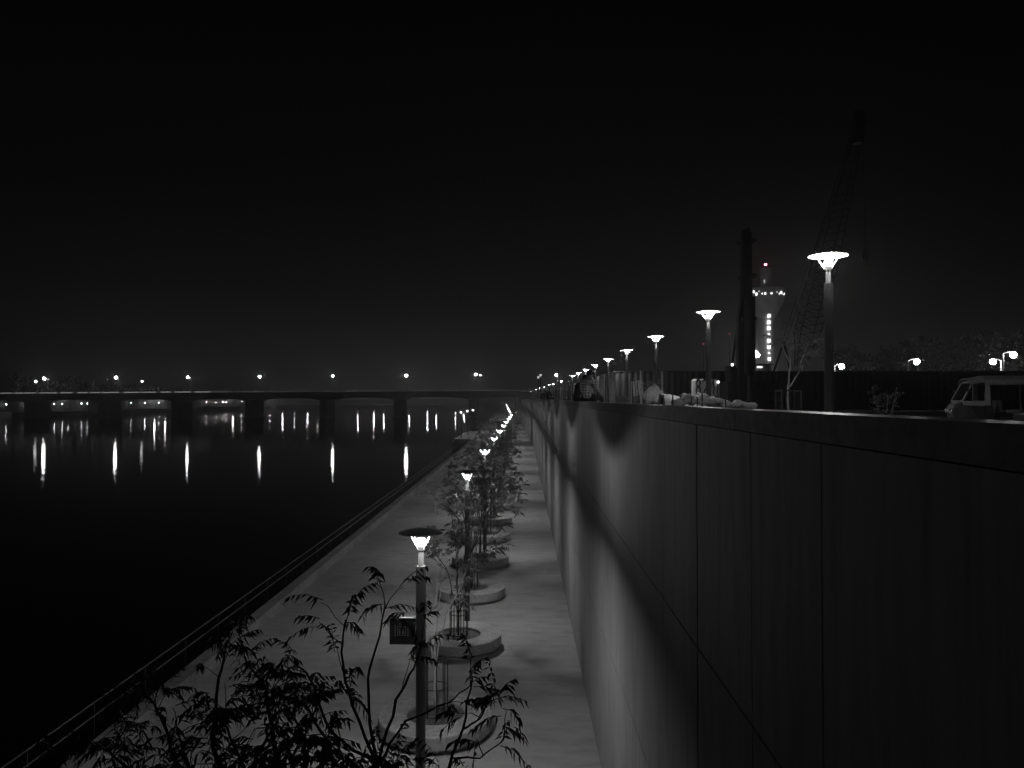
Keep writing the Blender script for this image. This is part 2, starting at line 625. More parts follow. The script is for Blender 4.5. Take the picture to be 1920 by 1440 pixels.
def make_lamp(label, group, T, loc):
    t = thing('promenade_lamp', label, 'lamp post', loc, 0.3, group)
    q = MB()
    q.lathe([(0.0, 0.0), (0.17, 0.0), (0.17, 0.02), (0.10, 0.025), (0.10, T - 0.68), (0.098, T - 0.665), (0.0, T - 0.665)], 16)
    q.build('post', M['post'], t, False)
    q = MB()
    q.lathe([(0.0, T - 0.665), (0.058, T - 0.665), (0.058, T - 0.36), (0.0, T - 0.36)], 14)
    q.build('neck', M['bright_metal'], t)
    q = MB()
    q.lathe([(0.0, T - 0.36), (0.07, T - 0.36), (0.098, T - 0.222), (0.094, T - 0.222), (0.064, T - 0.32), (0.0, T - 0.32)], 16)
    q.build('cup', M['bright_metal'], t)
    for k in range(4):
        a = k * math.pi / 2 + 0.5
        q = MB()
        q.tube([(0.083 * math.cos(a), 0.083 * math.sin(a), T - 0.33), (0.27 * math.cos(a), 0.27 * math.sin(a), T - 0.02)], [0.012, 0.012], 6)
        q.build('strut', M['white_paint'], t)
    q = MB()
    q.lathe([(0.0, T + 0.055), (0.16, T + 0.05), (0.36, T + 0.028), (0.452, T - 0.012), (0.449, T - 0.02), (0.44, T - 0.010), (0.40, T + 0.006), (0.27, T + 0.026)], 28)
    q.mi = [0 if i < 4 * 28 else 1 for i in range(len(q.f))]
    sh = q.build('shade', [M['shade'], M['inner_shade']], t, True)
    q = MB()
    q.lathe([(0.28, T + 0.022), (0.0, T + 0.030)][::-1], 9)
    me = q.mesh('reflector', M['reflector'], True)
    me.flip_normals()
    # the reflector faces down
    if me.polygons[0].normal.z > 0:
        me.flip_normals()
    ro = bpy.data.objects.new('reflector', me)
    COL.objects.link(ro)
    ro.parent = sh
    q = MB()
    q.lathe([(0.0, T - 0.258), (0.047, T - 0.248), (0.047, T - 0.224), (0.0, T - 0.214)], 7)
    q2 = MB()
    q2.lathe([(0.0, T - 0.34), (0.06, T - 0.325), (0.097, T - 0.26), (0.112, T - 0.20), (0.10, T - 0.14), (0.06, T - 0.105), (0.0, T - 0.095)], 18)
    q2.build('glass_or_glow', M['bloom_shell'], t, True)  # added glowing shell, makes the bulb look larger like bloom
    me = q.mesh('bulb', M['bulb'], True)
    bm_ = bmesh.new()
    bm_.from_mesh(me)
    bmesh.ops.recalc_face_normals(bm_, faces=bm_.faces)
    bm_.to_mesh(me)
    bm_.free()
    bo = bpy.data.objects.new('bulb', me)
    COL.objects.link(bo)
    bo.parent = t
    return t


LT = EYE - 2.68
lower = [15.4 + 12.7 * i for i in range(10)] + [154, 172, 193, 218, 241, 300, 345]
gl_ = 'lamps lining the lower promenade'
proto_l = make_lamp('lamp post carrying the dark square sign on the lower promenade', gl_, LT, (-2.05, lower[0], 0))
for i, d in enumerate(lower[1:]):
    dup(proto_l, (-2.05 + bend(d) * 1.3, d, 0), '%s lamp post beyond the signed lamp, in the planter row by the water' % ORD[i], rz=0.3 + i * 0.7)
# lamps by the water on the landing
for i, (px, py, d) in enumerate(((879.5, 776, 162), (886.5, 773, 176), (892, 771, 190))):
    o = dup(proto_l, (-13.1 + i * 0.3, d, -0.05), ['nearest of three lamps on the landing in the river', 'middle of three lamps on the landing in the river',
                                            'farthest of three lamps on the landing in the river'][i])
    o['group'] = 'lamps on the landing'
UT = EYE + 3.38 - UP
upper = [(18.2 + 11.8 * i, 7.2) for i in range(9)] + [(147, 7.3), (176, 6.8), (187, 6.3), (221, 5.9), (243, 5.1), (286, 4.7), (348, 3.3)]
gu_ = 'lamps lining the upper promenade'
proto_u = make_lamp('nearest and largest lamp post of the row above the wall', gu_, UT, (7.2, upper[0][0], UP))
for i, (d, X) in enumerate(upper[1:]):
    dup(proto_u, (X, d, UP), '%s lamp post counted from the front of the row above the wall' % ORD[i + 1], rz=0.5 + i * 0.6)

# sign on the first lamp
sg = thing('sign_board', 'dark square board with a lift pictogram fixed to the nearest lower lamp post', 'sign', (-2.155, 15.4, 3.65))
MB().box(-0.52, -0.0, -0.015, 0.015, -0.26, 0.255).build('board', M['sign_face'], sg)
MB().box(-0.52, 0.0, -0.02, 0.02, 0.2555, 0.275).build('top_edge', M['white_paint'], sg)
s = MB()
cx, w, y0, y1 = -0.28, 0.085, -0.0185, -0.0155
for (a, c, e, f_) in ((cx - w, cx + w, 0.09, 0.10), (cx - w, cx + w, -0.085, -0.075), (cx - w, cx - w + 0.01, -0.0745, 0.0895), (cx + w - 0.01, cx + w, -0.0745, 0.0895),
                      (cx - 0.135, cx - 0.122, -0.11, 0.13), (cx + 0.122, cx + 0.135, -0.11, 0.13)):
    s.box(a, c, y0, y1, e, f_)
for dx in (-0.04, 0.03):
    s.box(cx + dx - 0.013, cx + dx + 0.013, y0, y1, -0.055, 0.02)
    s.prism([(cx + dx + 0.014 * math.cos(k * math.pi / 4), 0.042 + 0.014 * math.sin(k * math.pi / 4)) for k in range(8)], 'y', y0, y1)
s.prism([(cx - 0.055, 0.135), (cx - 0.015, 0.135), (cx - 0.035, 0.17)], 'y', y0, y1)
s.prism([(cx + 0.055, 0.17), (cx + 0.015, 0.17), (cx + 0.035, 0.135)], 'y', y0, y1)
s.build('pictogram', M['sign_mark'], sg)
MB().box(-0.05, 0.06, -0.03, 0.03, 0.14, 0.18).build('bracket', M['post'], sg)

# ------------------------------------------------------------------ planters, tree guards
PX = -2.18
planters = [19.3, 25.8, 32.2, 38.5, 45.0, 51.2, 57.7, 63.9, 70.4, 76.6, 83.1, 89.3]
pl0 = None
names = ['nearest round concrete planter, under the leafy branches', 'second round planter, broad rim and caged tree by the second lamp'] + \
    ['%s round concrete planter from the front' % ORD[i] for i in range(2, 12)]
gd0 = None
for i, d in enumerate(planters):
    x = PX + (0.02 if i % 2 else -0.02)
    if pl0 is None:
        pl0 = thing('planter', names[0], 'planter', (x, d, 0), 0, 'round planters on the lower promenade')
        q = MB()
        q.lathe([(1.30, 0.0), (1.30, 0.10), (1.40, 0.12), (1.42, 0.14), (1.42, 0.43), (1.405, 0.45), (0.74, 0.45), (0.72, 0.43), (0.72, 0.0)], 56, closed=True)
        q.build('ring', M['planter'], pl0)
        q = MB()
        q.lathe([(0.0, 0.40), (0.3, 0.39), (0.719, 0.36)], 24)
        q.build('soil', M['soil'], pl0, True)
    else:
        dup(pl0, (x, d, 0), names[i])
    lab = '%s caged tree guard from the front, standing in a round planter' % ORD[i]
    if gd0 is None:
        gd0 = thing('tree_guard', lab, 'tree guard', (x, d, 0.36), 0.2, 'steel tree guards in the planters')
        for k in range(8):
            a = 2 * math.pi * k / 8
            q = MB()
            q.tube([(0.30 * math.cos(a), 0.30 * math.sin(a), 0.0), (0.30 * math.cos(a), 0.30 * math.sin(a), 1.45)], 0.016, 5)
            q.build('bar', M['guard'], gd0)
        for z in (0.08, 0.75, 1.44):
            q = MB()
            q.tube([(0.312 * math.cos(a2), 0.312 * math.sin(a2), z) for a2 in [2 * math.pi * k / 24 for k in range(25)]], 0.012, 5, cap=False)
            q.build('ring', M['guard'], gd0)
    else:
        dup(gd0, (x, d, 0.36), lab, rz=i * 0.3)

# ------------------------------------------------------------------ trees


def rv(rnd, s=1.0):
    return Vector((rnd.uniform(-s, s), rnd.uniform(-s, s), rnd.uniform(-s, s)))


def curve_pts(rnd, a, b_, n, wob, sag=0.0):
    a, b_ = Vector(a), Vector(b_)
    L = (b_ - a).length
    out = []
    for i in range(n + 1):
        t = i / n
        p = a.lerp(b_, t)
        k = math.sin(math.pi * t)
        p = p + rv(rnd, wob * L) * (k if 0 < i < n else 0)
        p.z += sag * L * k
        out.append(p)
    return out


def leaf_spray(mb, rnd, base, out, n_pairs, length, ll, lw):
    """one pinnate leaf: drooping rachis with sickle leaflets hanging from it"""
    out = out.normalized()
    side = out.cross(Vector((0, 0, 1)))
    if side.length < 0.05:
        side = Vector((1, 0, 0))
    side.normalize()
    p = Vector(base)
    d = Vector(out)
    step = length / n_pairs
    pts = [p.copy()]
    for i in range(n_pairs):
        d = (d + Vector((0, 0, -0.16)) + rv(rnd, 0.05)).normalized()
        p = p + d * step
        pts.append(p.copy())
        for sgn in (-1, 1):
            if rnd.random() < 0.1:
                continue
            dirn = (side * sgn * rnd.uniform(0.35, 0.8) + d * rnd.uniform(0.3, 0.8) + Vector((0, 0, -rnd.uniform(0.4, 1.1)))).normalized()
            L = ll * rnd.uniform(0.7, 1.15) * (1 - 0.35 * i / n_pairs)
            wv = dirn.cross(Vector((rnd.uniform(-1, 1), rnd.uniform(-1, 1), 0.3)))
            if wv.length < 0.1:
                wv = side.copy()
            wv.normalize()
            w = lw * rnd.uniform(0.8, 1.2)
            mid = p + dirn * L * 0.42 + Vector((0, 0, 0.04 * L))
            tip = p + dirn * L + Vector((0, 0, -0.22 * L)) + d * 0.12 * L
            k = mb.pts([p, mid + wv * w * 0.5, tip, mid - wv * w * 0.5])
            mb.face(k, k + 1, k + 2, k + 3)
    # the leaf stalk, as a very thin three-sided tube
    mb.tube([pts[0], pts[len(pts) // 2], pts[-1]], [0.0035, 0.003, 0.0015], 3, cap=False)


def make_tree(name, label, group, loc, limbs, seed, n_leaf, ll, lw, rlen, bark, trunk_r, leafm, twig=0.5, pairs=6, cat='tree'):
    """limbs: list of polylines (local coordinates); twigs and leaves grow from the outer half of each"""
    rnd = random.Random(seed)
    t = thing(name, label, cat, loc, 0, group)
    tb, cb = MB(), MB()
    tips = []
    for pl, r0, r1, leafy in limbs:
        path = []
        for a, c in zip(pl, pl[1:]):
            seg = curve_pts(rnd, a, c, 4, 0.035)
            path += seg if not path else seg[1:]
        n = len(path)
        tb.tube(path, [r0 + (r1 - r0) * (i / (n - 1)) for i in range(n)], 7)
        if leafy:
            for i in range(int(leafy)):
                u = 1 - rnd.random() ** 1.4 * 0.75
                k = min(n - 2, int(u * (n - 1)))
                p = path[k].lerp(path[k + 1], rnd.random())
                dv = (path[k + 1] - path[k]).normalized()
                dirn = (dv * 0.7 + rv(rnd, 0.9) + Vector((0, 0, 0.25))).normalized()
                L = twig * rnd.uniform(0.4, 1.1)
                q = p + dirn * L
                tp = curve_pts(rnd, p, q, 3, 0.06, 0.08)
                rr = max(0.004, r1 * 0.55)
                tb.tube(tp, [rr, rr * 0.8, rr * 0.65, rr * 0.5], 4)
                tips.append((q, dirn))
                if rnd.random() < 0.6:
                    tips.append((tp[2], dirn))
            tips.append((path[-1], (path[-1] - path[-2]).normalized()))
            tips.append((path[-1], (path[-1] - path[-2]).normalized()))
    for i in range(n_leaf):
        p, dv = tips[i % len(tips)] if i < len(tips) else rnd.choice(tips)
        o = (dv * 0.6 + Vector((rnd.uniform(-1, 1), rnd.uniform(-1, 1), rnd.uniform(-0.2, 0.6)))).normalized()
        leaf_spray(cb, rnd, p + rv(rnd, 0.03), o, pairs, rlen * rnd.uniform(0.65, 1.15), ll, lw)
    tb.build('trunk', bark, t, True)
    cb.build('crown', leafm, t)
    return t


def auto_limbs(rnd, H, rad, n, fork, r0, cx=0.0, cy=0.0, leafy=9):
    """a slim young tree: a short stem, rising limbs that fork"""
    base = Vector((0, 0, 0.36))
    fk = Vector((rnd.uniform(-0.05, 0.05), rnd.uniform(-0.05, 0.05), fork))
    limbs = [([base, fk], r0, r0 * 0.75, 0)]
    for i in range(n):
        a = 2 * math.pi * (i + rnd.uniform(-0.25, 0.25)) / n
        rr = rad * rnd.uniform(0.55, 1.0)
        zt = fork + (H - fork) * rnd.uniform(0.55, 1.0)
        mid = fk + Vector((math.cos(a) * rr * 0.35 + cx * 0.4, math.sin(a) * rr * 0.35 + cy * 0.4, (zt - fork) * 0.55))
        end = Vector((math.cos(a) * rr + cx, math.sin(a) * rr + cy, zt))
        limbs.append(([fk, mid, end], r0 * 0.55, r0 * 0.14, leafy))
        for k in range(2):
            a2 = a + rnd.uniform(-0.9, 0.9)
            e2 = mid + Vector((math.cos(a2) * rr * 0.6, math.sin(a2) * rr * 0.6, (zt - fork) * rnd.uniform(0.1, 0.4)))
            limbs.append(([mid, e2], r0 * 0.3, r0 * 0.1, leafy * 0.7))
    return limbs


# the big tree right in front: limbs led through the points where the photograph shows them
D0 = Vector((-2.18, 6.45, 0))


def at(px, py, d):
    return P(px, py + 22, d) - D0


tr = [Vector((0, 0, 0.3)), Vector((0.1, -0.1, 2.2)), Vector((0.35, -0.3, 4.0))]
fork = tr[-1]
f1 = at(709, 1412, 5.6)
f0 = at(520, 1560, 6.1)
fL = at(430, 1500, 5.9)
near = [(tr, 0.085, 0.06, 0),
        ([fork, f0, f1], 0.05, 0.024, 3),
        ([f1, at(742, 1290, 5.5), at(776, 1231, 5.4), at(792, 1185, 5.3)], 0.013, 0.005, 2),
        ([f1, at(690, 1250, 5.5), at(712, 1170, 5.4), at(722, 1112, 5.4)], 0.012, 0.005, 3),
        ([f1, at(760, 1330, 5.6), at(840, 1296, 5.6), at(884, 1262, 5.6)], 0.011, 0.004, 2),
        ([f1, at(660, 1300, 5.4), at(640, 1200, 5.3), at(648, 1140, 5.2)], 0.013, 0.005, 6),
        ([f1, at(620, 1350, 5.7), at(575, 1240, 5.7), at(540, 1210, 5.7)], 0.013, 0.005, 9),
        ([fork, at(770, 1560, 5.6), at(835, 1440, 5.4), at(868, 1345, 5.3), at(886, 1246, 5.3)], 0.022, 0.005, 1),
        ([at(868, 1345, 5.3), at(900, 1325, 5.3), at(918, 1290, 5.3)], 0.008, 0.004, 4),
        ([at(850, 1400, 5.35), at(900, 1400, 5.3), at(945, 1365, 5.3)], 0.007, 0.004, 3),
        ([at(835, 1440, 5.4), at(880, 1440, 5.3), at(930, 1450, 5.3)], 0.007, 0.004, 3),
        ([fork, f0, at(520, 1400, 5.6), at(500, 1270, 5.5), at(460, 1215, 5.5)], 0.03, 0.006, 14),
        ([f0, at(600, 1440, 5.3), at(610, 1360, 5.2), at(570, 1300, 5.2)], 0.02, 0.006, 14),
        ([fork, fL, at(400, 1380, 6.2), at(410, 1250, 6.3), at(425, 1185, 6.3)], 0.03, 0.006, 14),
        ([fL, at(330, 1410, 6.2), at(300, 1320, 6.4), at(270, 1275, 6.5)], 0.022, 0.006, 14),
        ([fL, at(300, 1480, 5.6), at(230, 1410, 5.6), at(180, 1370, 5.7)], 0.02, 0.006, 13),
        ([fL, at(250, 1540, 5.4), at(140, 1470, 5.4), at(90, 1420, 5.4)], 0.02, 0.006, 12),
        ([f0, at(480, 1480, 5.0), at(450, 1400, 4.9), at(420, 1330, 4.9)], 0.018, 0.006, 13),
        ([f0, at(560, 1520, 4.8), at(590, 1450, 4.7), at(640, 1400, 4.7)], 0.018, 0.006, 12),
        ([fork, at(560, 1500, 6.3), at(545, 1400, 6.4), at(600, 1290, 6.4)], 0.02, 0.005, 12),
        ([fL, at(470, 1420, 6.6), at(520, 1330, 6.7), at(510, 1270, 6.7)], 0.02, 0.005, 14),
        ([fL, at(360, 1460, 5.2), at(350, 1400, 5.1), at(330, 1340, 5.1)], 0.02, 0.005, 14),
        ([f0, at(540, 1470, 5.2), at(500, 1420, 5.1), at(545, 1380, 5.0)], 0.02, 0.005, 14),
        ([f0, at(600, 1500, 5.6), at(640, 1420, 5.7), at(610, 1390, 5.8)], 0.016, 0.005, 12),
        ([fL, at(400, 1500, 4.9), at(410, 1450, 4.8), at(450, 1420, 4.7)], 0.016, 0.005, 14),
        ([fL, at(240, 1480, 6.2), at(210, 1400, 6.4), at(240, 1330, 6.5)], 0.016, 0.005, 12),
        ([f0, at(640, 1540, 5.0), at(690, 1480, 5.0), at(730, 1430, 5.0)], 0.014, 0.005, 10),
        ]
make_tree('neem_tree', 'large dark leafy tree close in front, its branches crossing the nearest lamp post', 'trees', (D0.x, D0.y, 0), near, 5, 500, 0.08, 0.019, 0.22,
          M['bark'], 0.08, M['leaf_near'], twig=0.26, pairs=6)
bpy.data.objects['neem_tree']['group'] = 'trees on the lower promenade'

tlabels = ['sparse young tree with a pale thin stem in the nearest planter', 'young tree with several thin stems in the second planter, beside the second lamp']
tlabels += ['%s tree of the planter row counted from the front' % ORD[i] for i in range(2, 12)]
specs = {0: (4.3, 0.9, 4, 1.6, 0.035, 26, 'bark_pale'), 1: (4.9, 1.5, 4, 1.1, 0.04, 300, 'bark'), 2: (5.4, 2.2, 7, 1.8, 0.055, 420, 'bark'),
         3: (5.6, 1.9, 7, 1.9, 0.055, 380, 'bark')}
for i, d in enumerate(planters):
    H, rad, n, fk, r0, nl, bk = specs.get(i, (5.5 + 0.25 * (i % 3), 1.8, 6, 1.9, 0.055, 240 if i < 8 else 150, 'bark'))
    rnd = random.Random(100 + i)
    cxx = 0.25 if i in (2, 3) else 0.0
    lb = auto_limbs(rnd, H, rad, n, fk, r0, cxx, 0.0, 6 if i else 4)
    make_tree('young_tree', tlabels[i], 'trees on the lower promenade', (PX, d, 0), lb, 40 + i, nl, 0.115 if i < 3 else 0.14, 0.036 if i < 3 else 0.048, 0.30,
              M[bk], r0, M['leaf'], twig=0.55, pairs=5)

# ------------------------------------------------------------------ bridge
BY = 412.0
br = thing('road_bridge', 'long low concrete road bridge on thick piers across the river', 'bridge', (0, BY, 0))


def deck_top(X):
    return 10.6 + (X + 283) * (1.75 / 280.0)


lefts = [-270.8 + 40.2 * i for i in range(7)]
for X in lefts:
    q = MB()
    top = deck_top(X) - 3.0
    n = 6
    out = [(X, 0.6), (X + 0.7, 0.0), (X + 3.6, 0.0), (X + 4.3, 0.6), (X + 4.3, 17.4), (X + 3.6, 18), (X + 0.7, 18), (X, 17.4)]
    q.prism(out, 'z', -5.5, top)
    q.build('pier', M['bridge'], br)
    q = MB()
    q.box(X - 0.9, X + 5.2, -0.9, 18.9, -5.5, -1.62)
    q.build('pile_cap', M['bridge'], br)
dk = MB()
stops = [-320.0] + [x + dx for x in lefts for dx in (0.0, 4.3)] + [10.0, 14.0, 60.0]
xs = []
for a, c in zip(stops, stops[1:]):
    n = 1 if c - a < 6 else 12
    xs += [(a + (c - a) * k / n, a, c) for k in range(n)]
xs.append((60.0, 14.0, 60.0))


def soffit(x, a, c):
    if c - a < 6:
        return deck_top(x) - 4.4
    u = (x - a) / (c - a)
    return deck_top(x) - 4.4 + 1.35 * (4 * u * (1 - u)) ** 0.6


rows = []
for x, a, c in xs:
    rows.append(dk.pts([(x, 0, soffit(x, a, c)), (x, 18, soffit(x, a, c)), (x, 18, deck_top(x)), (x, 0, deck_top(x))]))
for a, c in zip(rows, rows[1:]):
    for k in range(4):
        l_ = (k + 1) % 4
        dk.face(a + k, a + l_, c + l_, c + k)
dk.face(*[rows[0] + k for k in range(4)])
dk.face(*[rows[-1] + k for k in range(4)][::-1])
dk.build('deck', M['bridge'], br)
for yy in (-0.15, 17.85):
    pr = MB()
    for k in range(0, 76):
        x = -320 + 5 * k
        pr.hexa([(x + 0.05, yy, deck_top(x) + 0.002), (x + 4.95, yy, deck_top(x + 5) + 0.002), (x + 4.95, yy + 0.3, deck_top(x + 5) + 0.002), (x + 0.05, yy + 0.3, deck_top(x) + 0.002),
                 (x + 0.05, yy, deck_top(x) + 0.75), (x + 4.95, yy, deck_top(x + 5) + 0.75), (x + 4.95, yy + 0.3, deck_top(x + 5) + 0.75), (x + 0.05, yy + 0.3, deck_top(x) + 0.75)])
    pr.build('parapet', M['bridge_rail'], br)
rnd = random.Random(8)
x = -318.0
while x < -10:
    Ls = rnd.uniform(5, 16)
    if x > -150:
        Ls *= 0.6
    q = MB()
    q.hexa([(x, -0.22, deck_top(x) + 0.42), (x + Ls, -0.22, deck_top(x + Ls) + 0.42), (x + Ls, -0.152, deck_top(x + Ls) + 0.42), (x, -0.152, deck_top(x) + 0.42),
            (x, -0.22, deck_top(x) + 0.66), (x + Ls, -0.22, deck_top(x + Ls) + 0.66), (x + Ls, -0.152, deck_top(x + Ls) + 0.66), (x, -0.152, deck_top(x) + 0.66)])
    q.build('painted_rail_glow', M['strip' if x < -170 else 'strip_dim'], br)  # added glowing pieces imitating a lamplit handrail, no fitting there
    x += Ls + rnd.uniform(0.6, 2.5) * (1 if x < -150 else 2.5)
q = MB()
q.box(-4.4, 60, 0.3, 17.7, -1.0, 7.9)
q.build('abutment', M['bridge'], br)

# street lamps on the bridge
gbl = 'street lamps on the bridge'


def street_lamp(label, group, X, Y, zb, zl, arm, r, m, dim=False, poler=0.11, name='street_lamp'):
    t = thing(name, label, 'street lamp', (X, Y, zb), 0, group)
    h = zl - zb
    q = MB()
    q.tube([(0, 0, 0), (0, 0, h * 0.6), (0, 0, h + 0.15)], [poler, poler * 0.8, poler * 0.6], 8)
    q.build('pole', M['pole'], t)
    if abs(arm) > 0.05:
        q = MB()
        q.tube([(0, 0, h + 0.12), (arm * 0.5, 0, h + 0.3), (arm, 0, h + 0.22)], poler * 0.45, 6)
        q.build('arm', M['pole'], t)
    q = MB()
    q.lathe([(0.0, -r), (0.5 * r, -0.87 * r), (0.87 * r, -0.5 * r), (r, 0), (0.87 * r, 0.5 * r), (0.5 * r, 0.87 * r), (0, r)], 8, (arm, 0, h))
    me = q.mesh('lamp_head', m, True)
    bm2 = bmesh.new()
    bm2.from_mesh(me)
    bmesh.ops.recalc_face_normals(bm2, faces=bm2.faces)
    bm2.to_mesh(me)
    bm2.free()
    o = bpy.data.objects.new('lamp_head', me)
    COL.objects.link(o)
    o.parent = t
    q = MB()
    q.lathe([(0.0, r + 0.12), (0.5 * r, r + 0.08), (0.75 * r, 0.75 * r), (0.5 * r, 0.9 * r)], 10, (arm, 0, h))
    q.build('hood', M['shade'], t)
    return t


bl = [(83, 710, 7, 0.95, 'bridge_lamp', 'bright street lamp at the far left end of the bridge'),
      (217, 708, 6, 0.95, 'bridge_lamp', 'second bright street lamp on the bridge, over the second pier'),
      (352, 707, 5, 0.75, 'bridge_lamp', 'third street lamp on the bridge, over the third pier'),
      (487, 706, 4, 0.75, 'bridge_lamp', 'fourth street lamp on the bridge, over the fourth pier'),
      (624, 705, 3, 0.75, 'bridge_lamp', 'fifth street lamp on the bridge, over the fifth pier'),
      (762, 704, 2, 0.95, 'bridge_lamp', 'sixth street lamp on the bridge, bright, over the sixth pier'),
      (892, 702, -2, 0.9, 'bridge_lamp', 'street lamp on the bridge over the near river bank, brighter of a pair'),
      (900.5, 703.5, 2, 0.6, 'bridge_lamp_dim', 'smaller street lamp of the pair on the bridge over the near bank'),
      (1043, 703, 2, 0.9, 'bridge_lamp', 'street lamp on the bridge approach rising behind the upper lamps')]
for px, py, po, r, m, lab in bl:
    c = P(px, py, BY + (1.2 if py != 703.5 else 16.5))
    arm = -po * BY / F
    street_lamp(lab, gbl, c.x - arm, c.y, deck_top(c.x) + 0.004, c.z, arm, r * 0.64, M[m])
c = P(68, 715.5, BY + 17)
street_lamp('small street lamp on the far kerb at the left end of the bridge', gbl, c.x + 1, c.y - 0.4, deck_top(c.x), c.z, -1, 0.7, M['bridge_lamp_dim'])
c = P(267, 715, BY + 17)
street_lamp('small street lamp on the far kerb between the second and third lamps', gbl, c.x, c.y - 0.4, deck_top(c.x), c.z, 0, 0.6, M['bridge_lamp_dim'])
for px in (34, 175):
    c = P(px, 712, BY + 16.8)
    t = thing('unlit_pole', 'thin unlit pole on the bridge %s' % ('above the leftmost pier' if px < 100 else 'between the first two bright lamps'), 'pole', (c.x, c.y, deck_top(c.x)), 0)
    q = MB()
    q.tube([(0, 0, 0), (0, 0, c.z - deck_top(c.x))], [0.14, 0.08], 6)
    q.build('shaft', M['pole'], t)
    q = MB()
    q.tube([(0, 0, c.z - deck_top(c.x) - 0.05), (0.9, 0, c.z - deck_top(c.x) + 0.15)], 0.05, 5)
    q.build('arm', M['pole'], t)

# far bank: lamps along the water, their light strung out on the river
streaks = [(12, 0), (50, 0), (102, 0), (117, 0), (128, 1), (153, 0), (164, 0), (227, 0), (246, 0), (272, 0), (290, 1), (298, 0), (310, 1), (358, 0), (387, 0), (405, 0), (418, 0),
           (424, 0), (437, 1), (453, 0), (506, 0), (530, 1), (552, 0), (577, 1), (596, 0), (650, 0), (671, 1), (701, 1), (720, 1), (767, 1), (801, 1), (818, 1), (854, 1), (870, 1)]
fl = {}
gfl = 'lamps along the far river bank'
for i, (px, big) in enumerate(streaks):
    off = 981.5 - px
    d = min(278 * F / off, 850 + (px - 520) * 0.4 if px > 520 else 1e9)
    kd = 0 if d < 560 else 1 if d < 760 else 2
    c = P(px, 747, d)
    zl = 12.0 if kd == 2 else 9.8 if big else 5.0
    zb = 0.8
    if (big, zb, kd) not in fl:
        r = 0.42 if big else 0.16
        t = thing('bank_lamp', '', 'street lamp', (c.x, c.y, zb), 0, gfl)
        q = MB()
        q.tube([(0, 0, 0), (0, 0, zl - zb - r)], [0.12, 0.08], 6)
        q.build('pole', M['pole'], t)
        q = MB()
        q.lathe([(0.0, -r), (0.7 * r, -0.7 * r), (r, 0), (0.7 * r, 0.7 * r), (0, r)], 6, (0, 0, zl - zb))
        me = q.mesh('lamp_head', M[('far_lamp_big%d' if big else 'far_lamp%d') % kd], True)
        bm2 = bmesh.new()
        bm2.from_mesh(me)
        bmesh.ops.recalc_face_normals(bm2, faces=bm2.faces)
        bm2.to_mesh(me)
        bm2.free()
        o = bpy.data.objects.new('lamp_head', me)
        COL.objects.link(o)
        o.parent = t
        fl[(big, zb, kd)] = t
    else:
        t = dup(fl[(big, zb, kd)], (c.x, c.y, zb), '')
    t['label'] = 'tall bright lamp on the far bank behind the bridge, its light streaking the water' if big else 'small lamp on the far bank glimpsed beneath the bridge'
    t['group'] = gfl if not big else 'tall lamps behind the bridge'
# far bank trees and wall
fw = thing('embankment_wall', 'pale lit embankment wall along the far bank seen under the bridge', 'wall', (-283, 0, 0))
q = MB()
for k in range(60):
    y0_ = 330 + k * 15
    q.box(-0.25, 0.15, y0_ + 0.1, y0_ + 14.9, 0.8, 7.2)
q.build('panels', M['bank'], fw)


def far_crown(rnd, mb, c, rx, ry, rz, n, s):
    for i in range(n):
        while True:
            v = rv(rnd)
            if v.length < 1:
                break
        v = v * (0.6 + 0.4 * rnd.random())
        p = Vector((c[0] + v.x * rx, c[1] + v.y * ry, c[2] + v.z * rz))
        u = rv(rnd).normalized()
        w = u.cross(rv(rnd)).normalized()
        a = s * rnd.uniform(0.5, 1.3)
        k = mb.pts([p - u * a, p + w * a * 0.6, p + u * a, p - w * a * 0.6])
        mb.face(k, k + 1, k + 2, k + 3)


tl = MB()
rnd = random.Random(77)
for i in range(46):
    d = 470 + i * 17
    hgt = rnd.uniform(8, 16) * (1.25 if i < 7 else 0.8)
    far_crown(rnd, tl, (-308 + rnd.uniform(-6, 6), d, 7 + hgt * 0.55), rnd.uniform(7, 12), 9, hgt * 0.5, 150, 1.3)
o = tl.build('treeline', M['leaf_dark'])
structure(o, 'stuff')
o['label'] = 'dark belt of trees along the far bank behind the bridge'
o['category'] = 'trees'

# red light at far left under the bridge
c = P(30, 776, 424)
t = thing('signal_lamp', 'small red lamp by the water under the bridge at far left', 'lamp', (-275.8, c.y, 0.8))
MB().tube([(0, 0, 0), (0, 0, 2.2)], 0.06, 6).build('post', M['pole'], t)
MB().lathe([(0, 2.2), (0.3, 2.35), (0.3, 2.7), (0, 2.8)], 8).build('lamp_head', M['red'], t)

# ------------------------------------------------------------------ upper level: barrier, lights, tower, machines
BD = 66.0
bz = P(1400, 697, BD).z
x0 = P(1150, 700, BD).x
bar = thing('site_barrier', 'long dark corrugated sheet barrier standing across the upper level', 'fence', (x0, BD, UP))
q = MB()
n = 280
xx = [i * 36.5 / n for i in range(n + 1)]
pts = []
for i, x in enumerate(xx):
    pts.append((x, 0.04 if i % 4 in (1, 2) else 0.0))
k = q.pts([(x, y_, 0.05) for x, y_ in pts] + [(x, y_, bz - UP) for x, y_ in pts])
m_ = len(pts)
for i in range(m_ - 1):
    q.face(k + i, k + i + 1, k + m_ + i + 1, k + m_ + i)
k = q.pts([(x, y_ + 0.03, 0.05) for x, y_ in pts] + [(x, y_ + 0.03, bz - UP) for x, y_ in pts])
for i in range(m_ - 1):
    q.face(k + i, k + m_ + i, k + m_ + i + 1, k + i + 1)
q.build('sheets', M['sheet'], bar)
q = MB()
q.box(0, 36.5, -0.05, 0.085, bz - UP + 0.002, bz - UP + 0.07)
q.build('top_rail', M['sheet'], bar)
q = MB()
